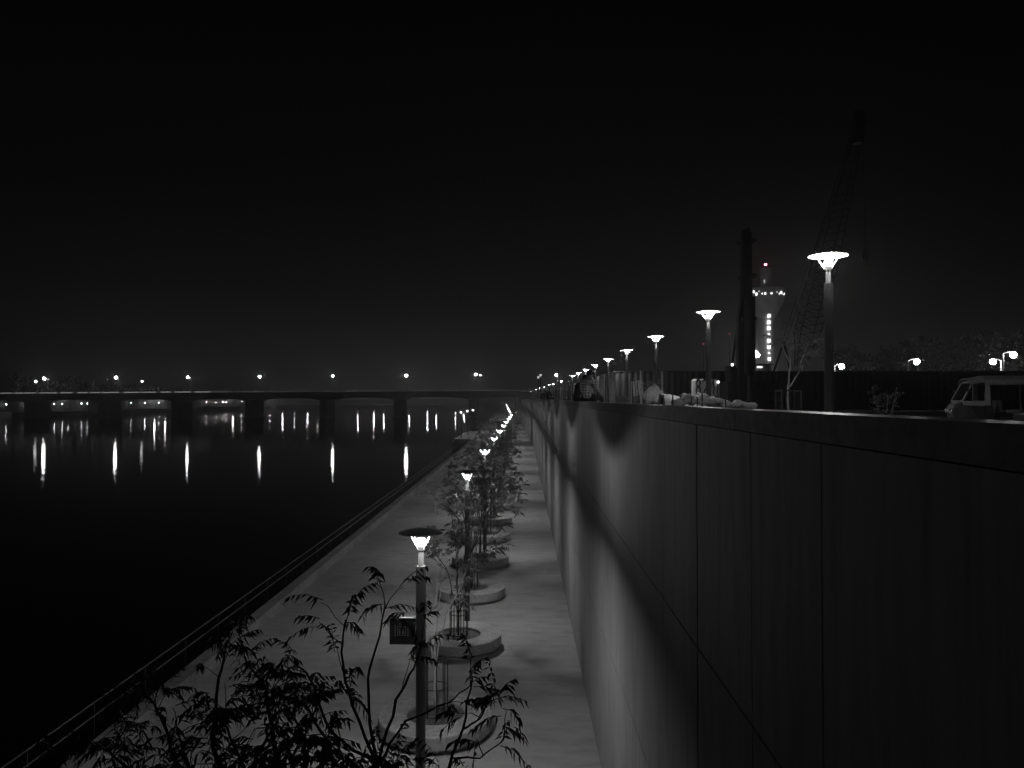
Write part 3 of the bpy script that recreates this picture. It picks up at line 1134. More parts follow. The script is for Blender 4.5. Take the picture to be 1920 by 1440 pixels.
for i in range(13):
    q.box(i * 3.04, i * 3.04 + 0.1, 0.085, 0.2, 0, bz - UP - 0.1)
q.build('stays', M['dark_metal'], bar)
# the barrier's long side running away behind the lamps
sb = thing('side_barrier', 'pale sheet barrier running away behind the upper lamps', 'fence', (x0, BD, UP))
for i in range(26):
    y0_ = 0.6 + i * 6.0
    q = MB()
    off = bend(BD + y0_) + (0.35 if i % 2 else 0.0)
    hh = bz - UP - (0.15 if i % 3 == 1 else 0.0)
    q.box(off, off + 0.06, y0_, y0_ + 5.2, 0.05, hh)
    for r_ in range(8):
        q.box(off - 0.03, off - 0.001, y0_ + 0.2 + r_ * 0.62, y0_ + 0.45 + r_ * 0.62, 0.05, hh)
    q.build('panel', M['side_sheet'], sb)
    MB().box(off - 0.06, off + 0.1, y0_ + 5.25, y0_ + 5.4, 0.0, hh + 0.1).build('post', M['dark_metal'], sb)
# two pale gate pillars at its corner
for i, (px, top) in enumerate(((1128, 702), (1148, 697))):
    c = P(px, top, 64.0)
    t = thing('barrier_pillar', 'pale %s pillar at the corner of the sheet barrier' % ('shorter, left' if i == 0 else 'taller, right'), 'pillar', (c.x, c.y, UP))
    q = MB()
    q.lathe([(0, 0), (0.26, 0), (0.25, c.z - UP - 0.05), (0.22, c.z - UP), (0, c.z - UP)], 14)
    q.build('shaft', M['white_paint'], t)
    MB().box(-0.34, 0.34, -0.34, 0.34, 0, 0.5).build('foot', M['bank'], t)

gs = 'street lamps behind the barrier'
for px, py, d, pox, lab in ((1578, 687, 100, -13, 'street lamp behind the barrier just right of the nearest upper lamp post'),
                            (1719, 678, 92, -16, 'street lamp behind the barrier, middle of the right side'),
                            (1862, 678, 92, 15, 'street lamp behind the barrier above the rickshaw, lower of two'),
                            (1900, 665, 84, -19, 'street lamp behind the barrier above the rickshaw, higher of two')):
    c = P(px, py, d)
    arm = -pox * d / F
    street_lamp(lab, gs, c.x - arm, c.y, UP, c.z, arm, 0.34, M['street_light'], poler=0.12)
for px, py, lab in ((1202, 696, 'thin white pole before the barrier, left of two'), (1242, 697, 'thin white pole before the barrier, right of two')):
    c = P(px, py, 62)
    t = thing('white_pole', lab, 'pole', (c.x, c.y, UP))
    q = MB()
    q.tube([(0, 0, 0), (0, 0, c.z - UP)], 0.09, 8)
    q.build('shaft', M['white_paint'], t)
    q = MB()
    q.lathe([(0, c.z - UP), (0.13, c.z - UP + 0.002), (0.1, c.z - UP + 0.08), (0, c.z - UP + 0.1)], 8)
    q.build('cap', M['white_paint'], t)
for px, lab in ((1703, 'bare thin mast behind the barrier beside the middle street lamp'), (1721, 'white post behind the barrier under the middle street lamp')):
    c = P(px, 677 if px == 1703 else 688, 90)
    t = thing('mast', lab, 'pole', (c.x, c.y, UP))
    MB().tube([(0, 0, 0), (0, 0, c.z - UP)], [0.1, 0.08], 6).build('shaft', M['white_paint'], t)
    MB().box(-0.2, 0.2, -0.2, 0.2, 0, 0.3).build('foot', M['bank'], t)

# control tower like water tower, lit windows up its shaft
TD = 300.0
tc_ = P(1437, 747, TD)
tw = thing('lookout_tower', 'tall pale tower with flared top and a column of lit windows', 'tower', (tc_.x, TD, UP))


def zt(py):
    return P(1437, py, TD).z - UP


s_ = TD / F
q = MB()
q.lathe([(0, 0), (27 * s_, 0), (26 * s_, zt(700)), (20 * s_, zt(690)), (15 * s_, zt(660)), (14 * s_, zt(610)), (15 * s_, zt(598))], 28)
q.build('shaft', M['tower'], tw, False)
q = MB()
q.lathe([(15 * s_, zt(598)), (20 * s_, zt(590)), (31 * s_, zt(569)), (31.5 * s_, zt(568))], 28)
q.build('flare', M['tower'], tw)
q = MB()
q.lathe([(29 * s_, zt(568)), (32.5 * s_, zt(566)), (33 * s_, zt(544)), (31 * s_, zt(541)), (0, zt(541))], 28)
q.build('gallery', M['tower'], tw)
q = MB()
q.lathe([(10 * s_, zt(541)), (10 * s_, zt(503)), (0, zt(502))], 20)
q.build('head', M['tower'], tw)
for py in (594, 606, 617, 628, 640, 652, 663, 674):
    q = MB()
    sm = 0.5 if py in (628, 663) else 1.0
    rr = -(15.4 * s_)
    q.box(-2.4 * s_ * sm, 2.4 * s_ * sm, rr - 0.9, rr + 0.3, zt(py + 3 * sm), zt(py - 3 * sm))
    q.build('window', M['win'], tw)
rnd = random.Random(5)
for k in range(15):
    a = -math.pi / 2 + (k - 7) * 0.165
    rr = 33.2 * s_
    ww, hh = rnd.choice([0.15, 0.25, 0.35]), rnd.choice([0.25, 0.4, 0.5])
    z = zt(552) + rnd.choice([-0.5, 0, 0.5])
    if k in (6, 8):
        continue
    q = MB()
    cx_, cy_ = rr * math.cos(a), rr * math.sin(a)
    tx, ty = -math.sin(a), math.cos(a)
    nx, ny = math.cos(a), math.sin(a)
    q.hexa([(cx_ + tx * u + nx * v, cy_ + ty * u + ny * v, z + h_) for h_ in (-hh, hh) for (u, v) in ((-ww, -0.3), (ww, -0.3), (ww, 0.1), (-ww, 0.1))])
    q.build('window', M['win' if k % 3 else 'win_dim'], tw)
q = MB()
q.tube([(0, 0, zt(502)), (0, 0, zt(497.5))], 0.12, 6)
mast_ = q.build('mast', M['dark_metal'], tw)
q = MB()
q.lathe([(0, zt(498)), (0.45, zt(497)), (0.45, zt(495)), (0, zt(494))], 8)
q.build('beacon', M['red_strong'], mast_)
c = P(1432, 528, TD)
MB().box(-1.2 - 0.12, -1.2 + 0.12, -10.2 * s_ - 0.2, -10.2 * s_ + 0.2, zt(532), zt(526)).build('slit', M['win_dim'], tw)
# hanging white lamps left of the shaft
for k, (px, py, r) in enumerate(((1416, 662, 1.1), (1419, 666, 1.0), (1411, 667, 0.5))):
    pass
fh = thing('floodlight_cluster', 'cluster of white floodlights on a mast before the lookout tower', 'floodlight', (P(1416, 700, 235).x, 235, UP))
zc = P(1416, 666, 235).z - UP
MB().tube([(0, 0, 0), (0, 0, zc - 0.1)], [0.35, 0.2], 8).build('pole', M['pole'], fh)
for dx, dz, r in ((0.0, 0.8, 0.6), (0.75, 0.1, 0.55), (-1.0, 0.1, 0.35)):
    q = MB()
    q.lathe([(0, -r), (0.8 * r, -0.6 * r), (r, 0), (0.8 * r, 0.6 * r), (0, r)], 8, (dx, -0.2, zc + dz))
    q.build('lamp_head', M['work_lamp'], fh)
MB().box(-1.4, 1.2, -0.15, 0.15, zc - 0.9, zc - 0.5).build('crossbar', M['pole'], fh)

# kiosk lit under it
kx = P(1418, 740, 85)
kb = thing('site_cabin', 'small block cabin with a lit doorway below the floodlights', 'cabin', (kx.x, 85, UP))
zk = P(1418, 683, 85).z - UP
MB().box(-1.1, 1.3, -1, 1, 0, zk - 0.15).build('walls', M['tower'], kb)
MB().box(-1.3, 1.5, -1.25, 1.2, zk - 0.148, zk).build('roof', M['bank'], kb)
MB().box(-0.75, -0.35, -1.06, -1.003, zk - 0.95, zk - 0.35).build('door', M['win_dim'], kb)
MB().box(-0.2, 0.35, -1.08, -1.003, zk - 0.42, zk - 0.30).build('lamp', M['win'], kb)

# piling rig: a tall black mast
rd = 58.0
rc = P(1400, 747, rd)
rg = thing('piling_rig', 'tall black piling rig mast standing left of the lookout tower', 'construction machine', (rc.x, rd, UP))


def rz_(py):
    return P(1400, py, rd).z - UP


u_ = rd / F
q = MB()
q.prism([(-14 * u_, 0.9), (14 * u_, 0.9), (13 * u_, rz_(600)), (9 * u_, rz_(560)), (9 * u_, rz_(440)), (4 * u_, rz_(428)), (-6 * u_, rz_(432)), (-8 * u_, rz_(470)), (-10 * u_, rz_(560)), (-17 * u_, rz_(600)), (-18 * u_, rz_(650))], 'y', -0.35, 0.35)
q.build('mast', M['dark_metal'], rg)
q = MB()
q.lathe([(0, rz_(560)), (0.42, rz_(560)), (0.42, rz_(700)), (0.2, rz_(705)), (0.2, 0.1), (0, 0.0)], 12, (0, -0.9, 0))
q.build('drill', M['dark_metal'], rg)
for k, zz in enumerate((600, 520, 455)):
    MB().box(-0.5, 0.5, -1.0, 0.45, rz_(zz) - 0.1, rz_(zz) + 0.12).build('guide', M['dark_metal'], rg)
q = MB()
q.box(-1.3, 2.6, 0.4, 3.6, 0.9, 2.4)
q.box(-1.1, 0.3, 0.42, 2.0, 2.4, 3.6)
q.build('body', M['dark_metal'], rg)
for sx in (-1.4, 1.9):
    q = MB()
    q.prism([(0.0, 0.25), (0.25, 0.0), (3.9, 0.0), (4.2, 0.3), (4.2, 0.65), (3.9, 0.88), (0.25, 0.88), (0.0, 0.65)], 'x', sx, sx + 0.75)
    q.build('track', M['tyre'], rg)
for sx in (-0.6, 0.5):
    MB().tube([(sx, 2.4, 2.4), (sx * 0.5, 0.36, rz_(560))], 0.09, 6).build('stay', M['dark_metal'], rg)
# work lamp seen on the rig
MB().lathe([(0, rz_(687)), (0.09, rz_(687) + 0.02), (0.09, rz_(682)), (0, rz_(681.5))], 8, (-1.2, -0.5, 0)).build('work_lamp', M['win'], rg)
MB().tube([(-1.2, -0.5, rz_(687)), (-0.5, 0.0, rz_(690))], 0.03, 5).build('lamp_arm', M['dark_metal'], rg)

# lattice crane
cdp = 74.0
base = P(1478, 747, cdp)
base.z = UP
cr = thing('lattice_crane', 'dark crawler crane with a long lattice boom leaning right', 'crane', base)
root = P(1497, 690, cdp) - base
tip = P(1618, 205, cdp) - base
q = MB()
ax = (tip - root)
L = ax.length
axn = ax.normalized()
sd = Vector((0, 1, 0))
nn = axn.cross(sd).normalized()
N = 34


def wid(t):
    return 1.9 * min(1.0, 0.3 + 5 * t, 0.35 + 1.1 * (1 - t))


ch = []
for cs in ((1, 1), (1, -1), (-1, -1), (-1, 1)):
    line = [root + ax * (i / N) + (nn * cs[0] + sd * cs[1]) * wid(i / N) * 0.5 for i in range(N + 1)]
    ch.append(line)
    q.tube(line, 0.05, 5)
for i in range(N):
    for a, c in ((0, 1), (1, 2), (2, 3), (3, 0)):
        q.tube([ch[a][i], ch[c][i + 1]], 0.025, 4, cap=False)
        q.tube([ch[a][i], ch[c][i]], 0.022, 4, cap=False)
q.build('boom', M['dark_metal'], cr)
q = MB()
hd = P(1607, 240, cdp) - base
q.box(hd.x - 0.45, hd.x + 0.45, -0.5, 0.5, hd.z - 1.5, hd.z + 1.6)
q.build('boom_head', M['dark_metal'], cr)
q = MB()
gan = P(1470, 640, cdp) - base
for sy in (-0.6, 0.6):
    q.tube([gan + Vector((0, sy, 0)), tip + Vector((0, sy * 0.5, 0))], 0.035, 4)
q.tube([tip, P(1622, 470, cdp) - base], 0.03, 4)
q.build('cables', M['dark_metal'], cr)
hk = P(1622, 478, cdp) - base
q = MB()
q.box(hk.x - 0.25, hk.x + 0.25, -0.2, 0.2, hk.z - 0.5, hk.z + 0.45)
q.tube([(hk.x, 0, hk.z - 0.5), (hk.x + 0.15, 0, hk.z - 0.8), (hk.x - 0.05, 0, hk.z - 1.0), (hk.x - 0.18, 0, hk.z - 0.85)], 0.05, 5)
q.build('hook_block', M['dark_metal'], cr)
q = MB()
q.tube([P(1480, 690, cdp) - base, gan], 0.12, 6)
q.tube([P(1450, 700, cdp) - base, gan], 0.1, 6)
q.build('gantry', M['dark_metal'], cr)
q = MB()
q.box(-2.6, 1.8, -1.5, 1.5, 1.2, 3.2)
q.build('house', M['dark_metal'], cr)
MB().box(0.6, 2.3, -1.7, -0.2, 1.25, 3.6).build('cab', M['dark_metal'], cr)
for sy in (-2.3, 1.4):
    q = MB()
    q.prism([(-3.2, 0.35), (-2.9, 0.0), (2.9, 0.0), (3.2, 0.35), (3.2, 0.8), (2.9, 1.15), (-2.9, 1.15), (-3.2, 0.8)], 'y', sy, sy + 0.9)
    q.build('track', M['tyre'], cr)

# red lights on far masts
for px, py, lab in ((1319, 645, 'thin far mast with a red light left of the piling rig'), (1368, 626, 'thin far mast with a red light next to the piling rig')):
    c = P(px, py, 420)
    t = thing('radio_mast', lab, 'mast', (c.x, 420, UP))
    q = MB()
    q.tube([(0, 0, 0), (0, 0, c.z - UP - 0.4)], [0.5, 0.15], 6)
    q.build('lattice', M['dark_metal'], t)
    MB().lathe([(0, c.z - UP - 0.4), (0.36, c.z - UP - 0.25), (0.36, c.z - UP + 0.2), (0, c.z - UP + 0.35)], 8).build('beacon', M['red'], t)

# twin dark posts far along the wall
for px, py, lab in ((1009.5, 706, 'left of two tall dark lamp posts far along the wall top'), (1013.5, 702, 'right of two tall dark lamp posts far along the wall top')):
    c = P(px, py, 150)
    t = thing('tall_lamp_post', lab, 'lamp post', (c.x, c.y, UP))
    h = c.z - UP
    MB().tube([(0, 0, 0), (0, 0, h - 0.4)], [0.13, 0.1], 8).build('post', M['dark_metal'], t)
    q = MB()
    q.lathe([(0, h - 0.4), (0.08, h - 0.4), (0.3, h), (0.0, h + 0.06)], 10)
    q.build('lamp_head', M['win_dim'], t)

# sapling with a box guard on the upper promenade
sd_ = 25.0
sp = P(1478, 747, sd_)
sp.z = UP
sb0 = Vector((sp.x, sp.y, UP))


def sa(px, py, dd=0.0):
    return P(px, py, sd_ + dd) - sb0


limbs = [([Vector((0, 0, 0)), sa(1477, 735), sa(1478, 722)], 0.045, 0.035, 0),
         ([sa(1478, 728), sa(1482, 685), sa(1486, 640, 0.1), sa(1484, 622, 0.1)], 0.03, 0.012, 5),
         ([sa(1482, 685), sa(1470, 655, -0.1), sa(1462, 645, -0.2)], 0.015, 0.007, 6),
         ([sa(1478, 728), sa(1497, 700, 0.1), sa(1510, 680, 0.2), sa(1520, 665, 0.2)], 0.025, 0.01, 7),
         ([sa(1497, 700, 0.1), sa(1502, 680, -0.1), sa(1512, 650, -0.2), sa(1530, 640, -0.2)], 0.018, 0.007, 9),
         ([sa(1510, 680, 0.2), sa(1525, 668, 0.3), sa(1538, 655, 0.4)], 0.01, 0.006, 8),
         ([sa(1484, 622, 0.1), sa(1492, 600, 0.1), sa(1488, 580, 0.1)], 0.012, 0.006, 6)]
make_tree('sapling', 'young tree with bare pale forked stems rising from a box guard above the wall', None, tuple(sb0), limbs, 21, 170, 0.11, 0.03, 0.26, M['bark_pale'], 0.04,
          M['leaf_pale'], twig=0.4, pairs=5)
bg = thing('box_guard', 'square framed tree guard around the sapling above the wall', 'tree guard', (sp.x, sp.y, UP))
hg = P(1478, 731, sd_).z - UP
hw = 0.31
for sx in (-1, 1):
    for sy in (-1, 1):
        MB().box(sx * hw - 0.02, sx * hw + 0.02, sy * hw - 0.02, sy * hw + 0.02, 0, hg).build('corner_post', M['guard'], bg)
q = MB()
for z in (hg - 0.028, 0.55):
    q.box(-hw + 0.021, hw - 0.021, -hw - 0.012, -hw + 0.012, z - 0.02, z + 0.02)
    q.box(-hw + 0.021, hw - 0.021, hw - 0.012, hw + 0.012, z - 0.02, z + 0.02)
    q.box(-hw - 0.012, -hw + 0.012, -hw + 0.021, hw - 0.021, z - 0.02, z + 0.02)
    q.box(hw - 0.012, hw + 0.012, -hw + 0.021, hw - 0.021, z - 0.02, z + 0.02)
q.build('band', M['guard'], bg)
q = MB()
for k in range(1, 8):
    x = -hw + 2 * hw * k / 8
    for yy in (-hw, hw):
        q.tube([(x, yy, 0.02), (x, yy, hg - 0.05)], 0.004, 4, cap=False)
    for xx_ in (-hw, hw):
        q.tube([(xx_, x, 0.02), (xx_, x, hg - 0.05)], 0.004, 4, cap=False)
q.build('mesh_panel', M['guard'], bg)

# low shrub near the wall at right
c = P(1660, 770, 20)
rnd = random.Random(9)
lb = []
for k in range(7):
    a = k * 0.9
    lb.append(([Vector((0, 0, 0)), Vector((math.cos(a) * 0.12, math.sin(a) * 0.12, 0.6)), Vector((math.cos(a) * 0.3, math.sin(a) * 0.3, rnd.uniform(0.9, 1.45)))], 0.014, 0.005, 5))
make_tree('shrub', 'small dark leafy shrub behind the wall between the nearest upper lamp and the rickshaw', None, (c.x, 20, UP), lb, 31, 60, 0.08, 0.03, 0.18, M['bark'], 0.02, M['leaf_shrub'],
          twig=0.2, pairs=4, cat='shrub')
c = P(1222, 730, 50)
lb = []
for k in range(6):
    a = k * 1.05
    lb.append(([Vector((0, 0, 0)), Vector((math.cos(a) * 0.2, math.sin(a) * 0.2, 1.3)), Vector((math.cos(a) * 0.5, math.sin(a) * 0.5, rnd.uniform(1.7, 2.3)))], 0.03, 0.008, 6))
make_tree('small_tree', 'small bushy tree before the barrier beside the third upper lamp', None, (c.x, 50, UP), lb, 33, 110, 0.13, 0.05, 0.3, M['bark'], 0.03, M['leaf'], twig=0.35, pairs=4)

# trees behind the barrier at the right
gt = 'dark trees behind the barrier'
for i, (px, top, d, w_) in enumerate(((1600, 640, 125, 60), (1668, 630, 130, 62), (1745, 622, 120, 66), (1815, 606, 118, 60), (1880, 603, 122, 60), (1945, 622, 120, 60))):
    c = P(px, top, d)
    rnd = random.Random(300 + i)
    lab = ['leftmost and lowest dark tree crown behind the barrier', 'second dark tree crown from the left behind the barrier', 'third dark tree crown behind the barrier, above the middle street lamp',
           'tall dark tree crown behind the barrier, left of the highest street lamp', 'tallest dark tree crown behind the barrier, over the highest street lamp',
           'dark tree crown behind the barrier cut by the right edge'][i]
    t = thing('dark_tree', lab, 'tree', (c.x, d, UP), 0, gt)
    H = c.z - UP
    q = MB()
    q.tube([(0, 0, 0), (0.2, 0, H * 0.35), (0.1, 0.2, H * 0.6)], [0.35, 0.25, 0.15], 8)
    for k in range(5):
        a = k * 1.26
        q.tube([(0.2, 0, H * 0.33), (math.cos(a) * 1.6, math.sin(a) * 1.6, H * 0.6)], [0.16, 0.06], 6)
    q.build('trunk', M['bark'], t)
    q = MB()
    for k in range(11):
        v = rv(rnd)
        far_crown(rnd, q, (v.x * 3.0, v.y * 2.5, H * 0.66 + v.z * H * 0.2), rnd.uniform(1.6, 2.6), 2.2, rnd.uniform(1.1, 1.9), 120, 0.36)
    q.build('crown', M['leaf_dark'], t)

# ------------------------------------------------------------------ building materials heaped behind the wall
# painted steel casing with big numerals
c = P(1328, 730, 40)
zc_t, zc_b = P(1328, 711, 40).z - UP, P(1328, 752, 40).z - UP
cs = thing('painted_tank', 'white painted cylindrical tank with big black numerals behind the second lamp', 'tank', (c.x, 40.6, UP))
q = MB()
rr = 0.72
q.lathe([(0, 0.02), (rr, 0.02), (rr, zc_t - 0.06), (rr - 0.06, zc_t), (0, zc_t + 0.03)], 36)
q.build('shell', M['white_paint'], cs, False)
MB().lathe([(rr + 0.002, zc_t - 0.92), (rr + 0.02, zc_t - 0.91), (rr + 0.02, zc_t - 0.86), (rr + 0.002, zc_t - 0.85)], 36).build('hoop', M['bank'], cs)
me = text_mesh('8241', 0.95, 0.004, M['black_paint'])
for v in me.vertices:                    # wrap the numerals round the shell
    th = v.co.x / rr * 0.78
    zz = v.co.y * 1.25 + zc_t - 0.45
    r2 = rr + 0.006 + v.co.z
    v.co = (r2 * math.sin(th), -r2 * math.cos(th), zz)
lo = bpy.data.objects.new('numerals', me)
COL.objects.link(lo)
lo.parent = cs
MB().lathe([(0, zc_t - 0.22), (0.06, zc_t - 0.2), (0.06, zc_t - 0.1), (0, zc_t - 0.08)], 8, (0.52, -0.6, 0)).build('lamp', M['win'], cs)

# sacks
gsk = 'pale sacks heaped behind the wall'


def sack_mesh(seed, L, W, H):
    rnd = random.Random(seed)
    q = MB()
    n1_, n2_ = 12, 10
    for i in range(n1_ + 1):
        u = -1 + 2 * i / n1_
        e = (1 - abs(u) ** 3.2) ** 0.5 if abs(u) < 1 else 0.0
        e = max(e, 0.12)
        for j in range(n2_):
            a = 2 * math.pi * j / n2_
            q.v.append((u * L / 2, math.cos(a) * W / 2 * e * rnd.uniform(0.93, 1.07), max(0.0, H / 2 + math.sin(a) * H / 2 * e * rnd.uniform(0.9, 1.1))))
    for i in range(n1_):
        for j in range(n2_):
            k = (j + 1) % n2_
            q.face(i * n2_ + j, i * n2_ + k, (i + 1) * n2_ + k, (i + 1) * n2_ + j)
    q.face(*range(n2_))
    q.face(*[n1_ * n2_ + j for j in range(n2_)][::-1])
    return q


mound_c = P(1322, 752, 27)


def sack_obj(i, px, py, d, L_, W_, H_, rz2, lab, ry=0.0):
    c = P(px, py, d)
    q = sack_mesh(60 + i, L_, W_, H_)
    rn = random.Random(900 + i)
    ph = [rn.uniform(0, 6.3) for _ in range(6)]
    q.v = [(x + 0.03 * math.sin(9 * y_ + ph[0]), y_ + 0.05 * math.sin(7 * x + ph[1]) + 0.02 * math.sin(19 * x + ph[2]),
            z + H_ * 0.22 * math.sin(8 * x + ph[3]) * math.sin(7 * y_ + ph[4]) + H_ * 0.1 * math.sin(21 * x + 11 * y_ + ph[5])) for x, y_, z in q.v]
    o = q.build('sack', M['sack'], None, True)
    o.location = (c.x, c.y, c.z - H_ * 0.5)
    o.rotation_euler = (0, ry, rz2)
    tag(o, lab, 'sack', gsk)


sks = [(1225, 742, 36, 1.0, 0.8, 0.8, 0.1, 'big pale bundle under the third upper lamp', 0.0),
       (1280, 753, 26.5, 0.85, 0.5, 0.30, 0.4, 'leftmost pale sack of the heap, sloping to the left', -0.25),
       (1290, 747, 27.0, 0.6, 0.5, 0.26, -0.5, 'crumpled sack lying on the leftmost sack of the heap', 0.15),
       (1307, 754, 26.5, 0.7, 0.45, 0.26, -0.2, 'pale sack low between the thin black stakes', 0.1),
       (1312, 748, 27.2, 0.6, 0.5, 0.26, 0.7, 'upper sack between the thin black stakes', -0.1),
       (1330, 753, 26.5, 0.75, 0.5, 0.30, 0.15, 'large pale sack in front of the painted tank', 0.05),
       (1322, 745, 27.4, 0.65, 0.5, 0.24, -0.35, 'topmost sack of the heap before the painted tank', 0.12),
       (1350, 756, 26, 0.6, 0.32, 0.2, 0.6, 'slanted sack just right of the second lamp post', 0.4),
       (1360, 757, 25.8, 0.5, 0.36, 0.22, 0.9, 'pale rounded sack near the coping joint', -0.3),
       (1374, 758, 26, 0.6, 0.4, 0.18, -0.4, 'dim sack right of the coping joint', 0.0),
       (1396, 759, 26, 0.8, 0.5, 0.22, 0.2, 'low dim sack at the foot of the piling rig', 0.1)]
for i, a_ in enumerate(sks):
    sack_obj(i, *a_)
# the earth the sacks lie on
q = MB()
nx_, ny_ = 30, 12
rnd = random.Random(41)
for i in range(nx_ + 1):
    for j in range(ny_ + 1):
        u, v = i / nx_ * 2 - 1, j / ny_ * 2 - 1
        hgt = max(0.0, (1 - abs(u) ** 4) * (1 - v * v)) ** 0.6
        q.v.append((u * 2.2 + rnd.uniform(-0.03, 0.03), v * 1.3, hgt * 0.70 + rnd.uniform(-0.03, 0.03) * hgt))
for i in range(nx_):
    for j in range(ny_):
        k = i * (ny_ + 1) + j
        q.face(k, k + ny_ + 1, k + ny_ + 2, k + 1)
o = q.build('earth_mound', M['earth'], None, True)
o.location = (P(1335, 752, 26.6).x, 26.7, UP)
tag(o, 'low dark mound of earth under the heap of sacks', 'mound')
pt = thing('pallet_stack', 'stack of pallets under the big pale bundle', 'pallet', (P(1225, 742, 36).x, 36, UP))
hh = P(1225, 742, 36).z - 0.4 - UP
for k in range(5):
    q = MB()
    z0_ = k * hh / 5
    for yy in (-0.4, 0.0, 0.34):
        q.box(-0.55, 0.55, yy, yy + 0.06, z0_, z0_ + 0.06)
    for m2 in range(6):
        q.box(-0.55 + m2 * 0.195, -0.55 + m2 * 0.195 + 0.12, -0.42, 0.42, z0_ + 0.061, z0_ + hh / 5 - 0.002)
    q.build('pallet', M['bark'], pt)

# tarpaulin sheet sloping over stores
c0 = P(1245, 747, 30)
ta = thing('tarpaulin', 'pale tarpaulin sloping over stores between the second and third upper lamps', 'tarpaulin', (c0.x, 30, UP))
q = MB()
nx_, ny_ = 22, 10
rnd = random.Random(4)
zl_ = P(1245, 741, 30).z - UP
for i in range(nx_ + 1):
    for j in range(ny_ + 1):
        u, v = i / nx_, j / ny_
        x = -0.1 + 1.9 * u
        z = zl_ - 0.38 * u ** 1.6 + 0.04 * math.sin(9 * u + 3 * v) + rnd.uniform(-0.015, 0.015)
        ed = max(0, abs(v - 0.5) * 2 - 0.6)
        z -= ed * 1.2
        q.v.append((x, -0.9 + 1.8 * v * (1 - 0.1 * ed), max(0.04, z)))
for i in range(nx_):
    for j in range(ny_):
        a = i * (ny_ + 1) + j
        q.face(a, a + ny_ + 1, a + ny_ + 2, a + 1)
q.build('cover', M['tarp'], ta, True)
q = MB()
for i in (0.0, 0.6, 1.2, 1.7):
    for v in (-0.45, 0.45):
        q.box(i - 0.04, i + 0.04, v - 0.04, v + 0.04, 0.0, max(0.2, zl_ - 0.38 * ((i + 0.1) / 1.9) ** 1.6 - 0.08))
q.build('prop', M['bark'], ta)
# thin stakes
for i, (px, top) in enumerate(((1261, 742), (1296, 745), (1307, 746), (1316, 738), (1360, 748))):
    c = P(px, top, 25)
    t = thing('stake', 'thin black stake behind the wall, %s from the left' % ORD[i], 'stake', (c.x, c.y, UP), 0, 'thin stakes behind the wall')
    MB().tube([(0, 0, 0), (0.01, 0, c.z - UP)], 0.022, 6).build('shaft', M['black_paint'], t)
    MB().lathe([(0, c.z - UP), (0.03, c.z - UP + 0.002), (0.03, c.z - UP + 0.03), (0, c.z - UP + 0.04)], 6).build('cap', M['black_paint'], t)
# frame with hanging cloths
c0, c1 = P(1183, 717, 48), P(1205, 713, 48)
fr_ = thing('cloth_frame', 'leaning frame hung with dark cloth strips left of the third upper lamp', 'frame', (c0.x, 48, UP))
q = MB()
q.tube([(0, 0, c0.z - UP), (c1.x - c0.x, 0, c1.z - UP)], 0.035, 6)
q.build('bar', M['pole'], fr_)
for x_ in (0.03, c1.x - c0.x - 0.03):
    zz = (c0.z + (c1.z - c0.z) * x_ / (c1.x - c0.x)) - UP
    MB().tube([(x_, 0.3, 0), (x_, 0, zz - 0.03)], 0.03, 6).build('leg', M['pole'], fr_)
for k in range(4):
    x_ = 0.1 + k * 0.17
    q = MB()
    zz = (c0.z + (c1.z - c0.z) * x_ / (c1.x - c0.x)) - UP - 0.03
    q.hexa([(x_ + 0.06, -0.03, zz - 0.85), (x_ + 0.16, -0.03, zz - 0.85), (x_ + 0.16, 0.0, zz - 0.85), (x_ + 0.06, 0, zz - 0.85), (x_, -0.03, zz), (x_ + 0.1, -0.03, zz), (x_ + 0.1, 0, zz), (x_, 0, zz)])
    q.build('cloth', M['tarp'] if k % 2 else M['sack'], fr_)
# crate left of it
c = P(1167, 745, 40)
ct = thing('crate', 'low grey crate behind the wall left of the third upper lamp', 'crate', (c.x, 40, UP))
hh = P(1167, 743, 40).z - UP
q = MB()
for k in range(6):
    q.box(-0.3, 0.3, -0.28, -0.25, k * hh / 6, k * hh / 6 + hh / 7)
    q.box(-0.3, 0.3, 0.25, 0.28, k * hh / 6, k * hh / 6 + hh / 7)
    q.box(-0.33, -0.301, -0.28, 0.28, k * hh / 6, k * hh / 6 + hh / 7)
    q.box(0.301, 0.33, -0.28, 0.28, k * hh / 6, k * hh / 6 + hh / 7)
q.build('slats', M['bank'], ct)
MB().box(-0.33, 0.33, -0.28, 0.28, hh + 0.001, hh + 0.03).build('lid', M['bank'], ct)

# ------------------------------------------------------------------ people on the wall


def skin_mesh(name, verts, edges, root, material, sub=2):
    me = bpy.data.meshes.new(name)
    me.from_pydata([v[0] for v in verts], edges, [])
    ob = bpy.data.objects.new(name, me)
    COL.objects.link(ob)
    md = ob.modifiers.new('skin', 'SKIN')
    md.use_smooth_shade = True
    for i, v in enumerate(verts):
        sv = me.skin_vertices[0].data[i]
        r = v[1]
        sv.radius = r if isinstance(r, tuple) else (r, r)
        sv.use_root = (i == root)
    s2 = ob.modifiers.new('sub', 'SUBSURF')
    s2.levels = sub
    s2.render_levels = sub
    dg = bpy.context.evaluated_depsgraph_get()
    out = bpy.data.meshes.new_from_object(ob.evaluated_get(dg))
    bpy.data.objects.remove(ob)
    out.materials.clear()
    out.materials.append(material)
    out.polygons.foreach_set('use_smooth', [True] * len(out.polygons))
    return out


